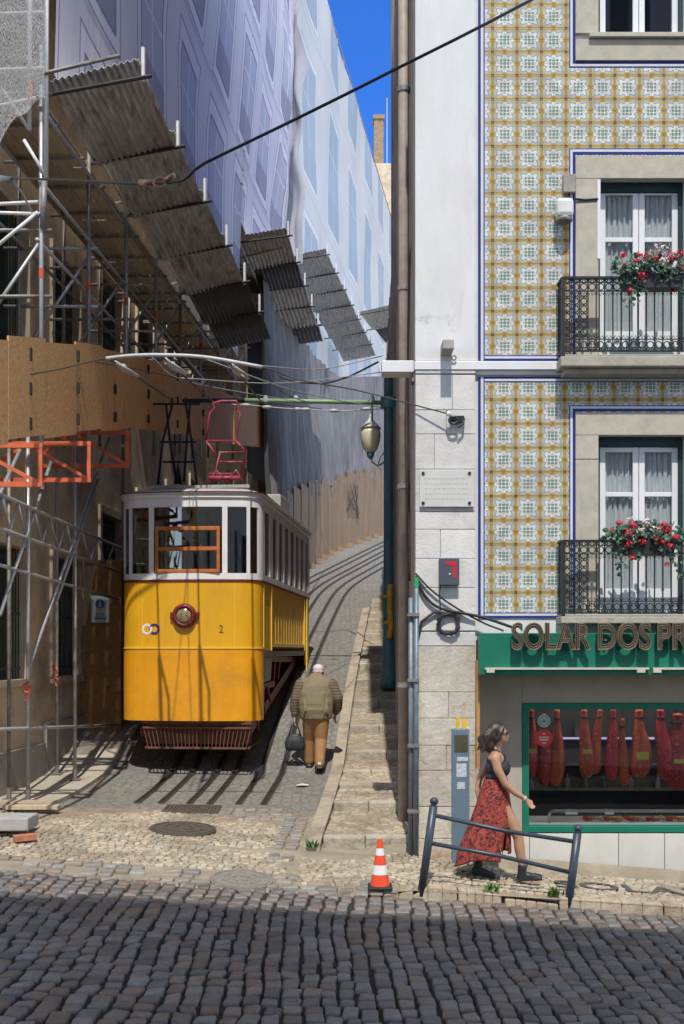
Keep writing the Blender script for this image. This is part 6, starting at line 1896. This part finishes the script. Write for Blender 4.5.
# legs: front leg (near side) stepping forward, rear leg pushing off
chain(mb, [(-.04,-.075,.88,.095), (.08,-.075,.66,.082), (.185,-.07,.47,.058), (.20,-.07,.34,.058), (.235,-.07,.12,.038), (.245,-.07,.08,.036)])
chain(mb, [(-.06,.08,.88,.095), (-.07,.075,.66,.08), (-.085,.07,.46,.057), (-.14,.07,.30,.054), (-.225,.07,.13,.036), (-.23,.07,.1,.036)])
melt(mb, 'person_body', m_skin, wo, .011, 3)
# sleeveless cropped top
mb = MB()
for (x, y, z, a, b, c) in ((-.045,0,1.105,.118,.147,.05), (-.038,0,1.19,.124,.153,.105), (-.045,0,1.275,.103,.142,.075), (.045,-.06,1.195,.06,.076,.082), (.045,.06,1.195,.06,.076,.082), (-.03,0,1.31,.10,.10,.06)): mb.ell((x, y, z), (a, b, c), 16, 10)
for s in (-1, 1): chain(mb, [(-.05, s*.085, 1.30, .05), (-.055, s*.075, 1.36, .036)])
chain(mb, [(-.05,-.06,1.36,.045),(-.045,.06,1.36,.045)])
melt(mb, 'top', M('black_top', (.022,.024,.032), .75, .2), wo, .011, 3)
# skirt: flowing rings with folds and a front slit
def skirt_mat():
    m, nt, bs = newmat('red_patterned_cloth')
    n1 = noise(nt, ocoord(nt), 17, 3, .6, 1.6)
    c = mixc(nt, ramp(nt, n1, .50, .56), (.33,.050,.035), (.05,.012,.014))
    n2 = noise(nt, ocoord(nt), 40, 2)
    c = mixc(nt, ramp(nt, n2, .62, .66), c, (.45,.10,.06))
    nt.links.new(c, bs.inputs['Base Color']); bs.inputs['Roughness'].default_value = .8
    return m
prof = [(1.085,-.045,.122,.148), (1.03,-.05,.130,.158), (.95,-.06,.155,.178), (.85,-.07,.175,.188), (.72,-.085,.205,.2), (.58,-.115,.228,.215), (.44,-.155,.25,.23), (.32,-.185,.275,.24), (.225,-.2,.285,.245)]
mb = MB(); nn = 72; vs, fs = [], []
for i in range(33):
    f = i/32; zz = lerp(1.085, .225, f)
    tab = list(reversed(prof))
    cx_, rx_, ry_ = (interp([(p[0], p[k]) for p in tab], zz) for k in (1, 2, 3))
    for j in range(nn):
        a = 2*math.pi*j/nn
        fold = 1 + .085*f*math.sin(7*a + 2.5*f + .8*math.sin(3*a)) + .04*f*math.sin(13*a - 3*f)
        x = cx_ + rx_*fold*math.cos(a); y = ry_*fold*math.sin(a)
        z = zz + .03*f*math.sin(3*a + 1) + (.05*f*math.cos(a))
        vs.append((x, y, z))
j_slit = int(nn*.90)
for i in range(32):
    for j in range(nn):
        aa = 2*math.pi*(j+.5)/nn
        if i > 12 and j in range(j_slit-1-(i-12)//8, j_slit+2+(i-12)//6): continue
        fs.append((i*nn+j, i*nn+(j+1) % nn, (i+1)*nn+(j+1) % nn, (i+1)*nn+j))
mb.add(vs, fs)
mb.build('skirt', skirt_mat(), wo, local=True, smooth=True, solid=.006)
mb = MB()
mb.ell((-.045,0,1.59), (.105,.088,.100), 16, 12); mb.ell((-.09,0,1.53), (.09,.092,.10), 14, 10); mb.ell((-.12,-.02,1.44), (.065,.075,.085), 12, 8); mb.ell((-.165,-.02,1.46), (.06,.07,.07), 12, 8); mb.ell((-.20,0,1.50), (.045,.06,.05), 10, 8)
r3 = random.Random(4)
for k in range(30):
    y0 = r3.uniform(-.085, .085); p0 = Vector((-.06+r3.uniform(-.03,.03), y0*.8, 1.66-abs(y0)*.4)); p1 = Vector((-.15+r3.uniform(-.04,.04), y0*1.15, 1.54+r3.uniform(-.03,.03))); p2 = Vector((-.17+r3.uniform(-.07,.08), y0*1.2, 1.40+r3.uniform(-.04,.05)))
    chain(mb, [(*p0, .014), (*p1, .02), (*p2, .008)])
for s in (-1, 1): chain(mb, [(.03, s*.05, 1.645, .018), (.0, s*.082, 1.58, .02), (-.03, s*.088, 1.50, .018)])
melt(mb, 'hair', m_hair, wo, .009, 1)
mb = MB()
for s in (-1, 1): mb.ell((.066, s*.034, 1.565), (.014,.028,.02), 10, 8); mb.bar((.055, s*.064, 1.57), (-.02, s*.078, 1.572), .006, .008)
mb.build('sunglasses', m_black, wo, local=True, smooth=True)
for nm, (fx_, fy_, an, lift) in (('boot', (.245,-.07,-.03,0)), ('boot', (-.235,.07,.22,.03))):
    mb = MB()
    rot = Matrix.Rotation(an, 3, 'Y')
    c = Vector((fx_, fy_, lift))
    for a, b in (((-.04,0,.045,.042), (.05,0,.05,.042)), ((.05,0,.05,.042), (.165,0,.034,.034))):
        q = [c + rot @ Vector(a[:3]), c + rot @ Vector(b[:3])]; chain(mb, [(*q[0], a[3]), (*q[1], b[3])])
    q = [c + rot @ Vector((-.02,0,.05)), c + rot @ Vector((-.012,0,.15))]; chain(mb, [(*q[0], .046), (*q[1], .05)])
    q = [c + rot @ Vector((-.05,0,.016)), c + rot @ Vector((.19,0,.016))]; mb.bar(q[0], q[1], .085, .03)
    melt(mb, nm, m_boot, wo, .009, 2)
mb = MB(); mb.lathe([(.043, .15), (.044, .19), (.04, .2)], (.243, -.07, 0), 14); mb.build('sock', M('purple_sock', (.20,.13,.26), .9), wo, local=True, smooth=True)
mb = MB(); mb.tube([Vector((.235,-.17,.892)) + Vector((.6*.028*math.cos(a), .028*math.sin(a), .8*.028*math.cos(a))) for a in [k*.6 for k in range(11)]], .004, 5, closed=True); mb.build('bracelet', m_wpaint, wo, local=True)

# --- man walking uphill, seen from behind
mx, my = PX(316, 18.0), 18.0
mz = G(mx, my) + .0
mo = thing('person', 'stooped man in a khaki jacket walking uphill beside the tram', 'person', (mx, my, mz))
mb = MB()
mb.ell((.03,.25,1.525), (.082,.100,.112), 16, 12); mb.ell((.03,.30,1.475), (.062,.06,.075), 12, 8); mb.ell((.03,.352,1.48), (.015,.022,.02), 8, 6)
for s in (-1, 1): mb.ell((.03+s*.083,.24,1.51), (.012,.018,.032), 8, 6)
chain(mb, [(.02,.14,1.37,.07), (.03,.22,1.46,.064)])
for (x, y, z, a, b, c) in ((0,.04,1.0,.18,.11,.2), (0,.11,1.2,.19,.10,.18), (0,.0,.86,.19,.14,.14)): mb.ell((x, y, z), (a, b, c), 14, 10)
chain(mb, [(-.24,.08,1.34,.075), (-.31,.04,1.1,.06), (-.335,.06,.90,.045), (-.335,.05,.84,.034)])
hand(mb, (-.335,.05,.835), (0,.05,-1), (.2,1,0), 1.1)
chain(mb, [(.24,.08,1.34,.075), (.33,.05,1.12,.06), (.33,.13,.95,.042), (.30,.17,.88,.034)])
hand(mb, (.30,.18,.87), (-.1,.3,-1), (-.4,1,0), 1.1)
chain(mb, [(-.09,.0,.82,.11), (-.11,.13,.48,.075), (-.11,.16,.14,.05), (-.11,.17,.09,.045)]); chain(mb, [(.085,-.0,.82,.11), (.075,.02,.47,.075), (.06,-.17,.12,.05), (.06,-.18,.07,.045)])
melt(mb, 'person_body', m_skin2, mo, .013, 3)
# jacket: back panel and two striped sleeves, baggy with a gathered hem
mb = MB()
jt = [(.82,.255,.185,.01),(.92,.275,.20,.02),(1.05,.285,.205,.03),(1.2,.285,.20,.06),(1.32,.255,.185,.09),(1.40,.20,.15,.11),(1.45,.13,.11,.14),(1.49,.10,.09,.18)]
for k in range(22):
    z = lerp(.82, 1.47, k/21); a, b, y = (interp([(q[0], q[n]) for q in jt], z) for n in (1, 2, 3))
    mb.ell((0, y, z), (a, b, .055), 18, 8)
for s in (-1, 1): chain(mb, [(0,.09,1.37,.11), (s*.2,.08,1.34,.10)])
r3 = random.Random(9)
for k in range(8):
    x = lerp(-.19, .19, k/7) + r3.uniform(-.02, .02); zt = r3.uniform(1.0, 1.22); sk = r3.uniform(-.07, .07)
    chain(mb, [(x*.7+sk, -.125, zt, .012), (x*.9, -.168, .95, .020), (x, -.155, .86, .012)])
m_jk = M('khaki_cloth', (.21,.175,.105), .85, .14, 6, .4, 40, .01)
melt(mb, 'jacket', m_jk, mo, .014, 2)
mb = MB(); mb.lathe([(.235, 0), (.25, .015), (.25, .05), (.235, .065)], (0, 0, 0), 30); mb.v = [(x, .015 + y*.72, z+.80) for x, y, z in mb.v]
mb.build('hem', M('khaki_hem', (.13,.105,.065), .85, .2), mo, local=True, smooth=True)
def stripe_mat():
    m, nt, bs = newmat('striped_knit')
    tc = ocoord(nt); sp = nt.nodes.new('ShaderNodeSeparateXYZ'); nt.links.new(tc, sp.inputs[0])
    z = E(nt, sp.outputs[2]); n_ = noise(nt, tc, 5, 2)
    s_ = ((z + E(nt, n_)*.03) * 2*math.pi / .045).sin()
    c = mixc(nt, ramp(nt, s_, -.2, .2), (.10,.07,.05), (.20,.155,.105))
    nt.links.new(c, bs.inputs['Base Color']); bs.inputs['Roughness'].default_value = .9
    return m
m_st = stripe_mat()
mb = MB(); chain(mb, [(-.235,.08,1.33,.108), (-.315,.04,1.12,.09), (-.34,.06,.95,.075), (-.338,.05,.875,.055)]); melt(mb, 'sleeve', m_st, mo, .013, 2)
mb = MB(); chain(mb, [(.235,.08,1.33,.108), (.335,.05,1.13,.09), (.338,.12,.97,.075), (.31,.16,.90,.055)]); melt(mb, 'sleeve', m_st, mo, .013, 2)
mb = MB(); mb.ell((0,0,.84), (.205,.15,.12), 14, 10)
chain(mb, [(-.095,.0,.82,.125), (-.11,.13,.48,.098), (-.11,.16,.20,.08), (-.11,.165,.13,.078)]); chain(mb, [(.09,.0,.82,.125), (.075,.02,.47,.10), (.06,-.17,.18,.082), (.06,-.185,.12,.08)])
melt(mb, 'trousers', M('tan_trousers', (.33,.175,.075), .85, .16, 5, .4, 20, .02), mo, .013, 2)
for x, y, h, l in ((-.11, .17, .035, 0), (.06, -.17, -.005, .035)):
    mb = MB(); chain(mb, [(x, y-.02, .05+h+l, .05), (x, y+.16, .04+h, .042)]); mb.bar((x, y-.08, .014+h+l*1.3), (x, y+.2, .014+h), .10, .028); melt(mb, 'shoe', m_boot, mo, .011, 2)
mb = MB(); mb.box(.035, .085, -.262, -.235, .11, .145); mb.build('shoe_heel_tab', m_wpaint, mo, local=True, bevel=.006)
mb = MB(); mb.ell((.03,.24,1.58), (.09,.107,.078), 16, 10); mb.ell((.03,.205,1.53), (.085,.075,.06), 12, 8); melt(mb, 'hair', M('white_hair', (.60,.58,.57), .8, .15, 30), mo, .012, 2)
mb = MB(); mb.lathe([(.094, 0), (.097, .015), (.095, .03)], (0, 0, 0), 20); mb.v = [(x+.03, y*1.12+.24, z+1.515) for x, y, z in mb.v]; mb.build('headband', M('pink_band', (.55,.16,.24), .8), mo, local=True, smooth=True)
# handbag hanging from his left hand
hx, hy, hz = mx-.335, my+.07, mz+.76
bg = thing('handbag', 'black soft bag hanging from the left hand of the man', 'bag', (hx, hy, mz+.28))
mb = MB(); 
for (a, b, c, p, q, r_) in ((0,0,.14,.165,.085,.12), (-.07,0,.09,.085,.08,.085), (.07,0,.09,.09,.08,.085), (0,0,.22,.13,.06,.07), (.03,0,.1,.14,.085,.09)): mb.ell((a, b, c), (p, q, r_), 14, 10)
melt(mb, 'bag_body', M('black_bag', (.028,.03,.04), .6, .3, 8, .4, 20, .01), bg, .014, 2)
for s in (-1, 1):
    mb = MB(); mb.tube([(-.09, s*.03, .26), (-.05, s*.02, .40), (0, 0, .50), (.05, s*.02, .40), (.09, s*.03, .26)], .011, 6); mb.build('handle', m_black, bg, local=True, smooth=True)
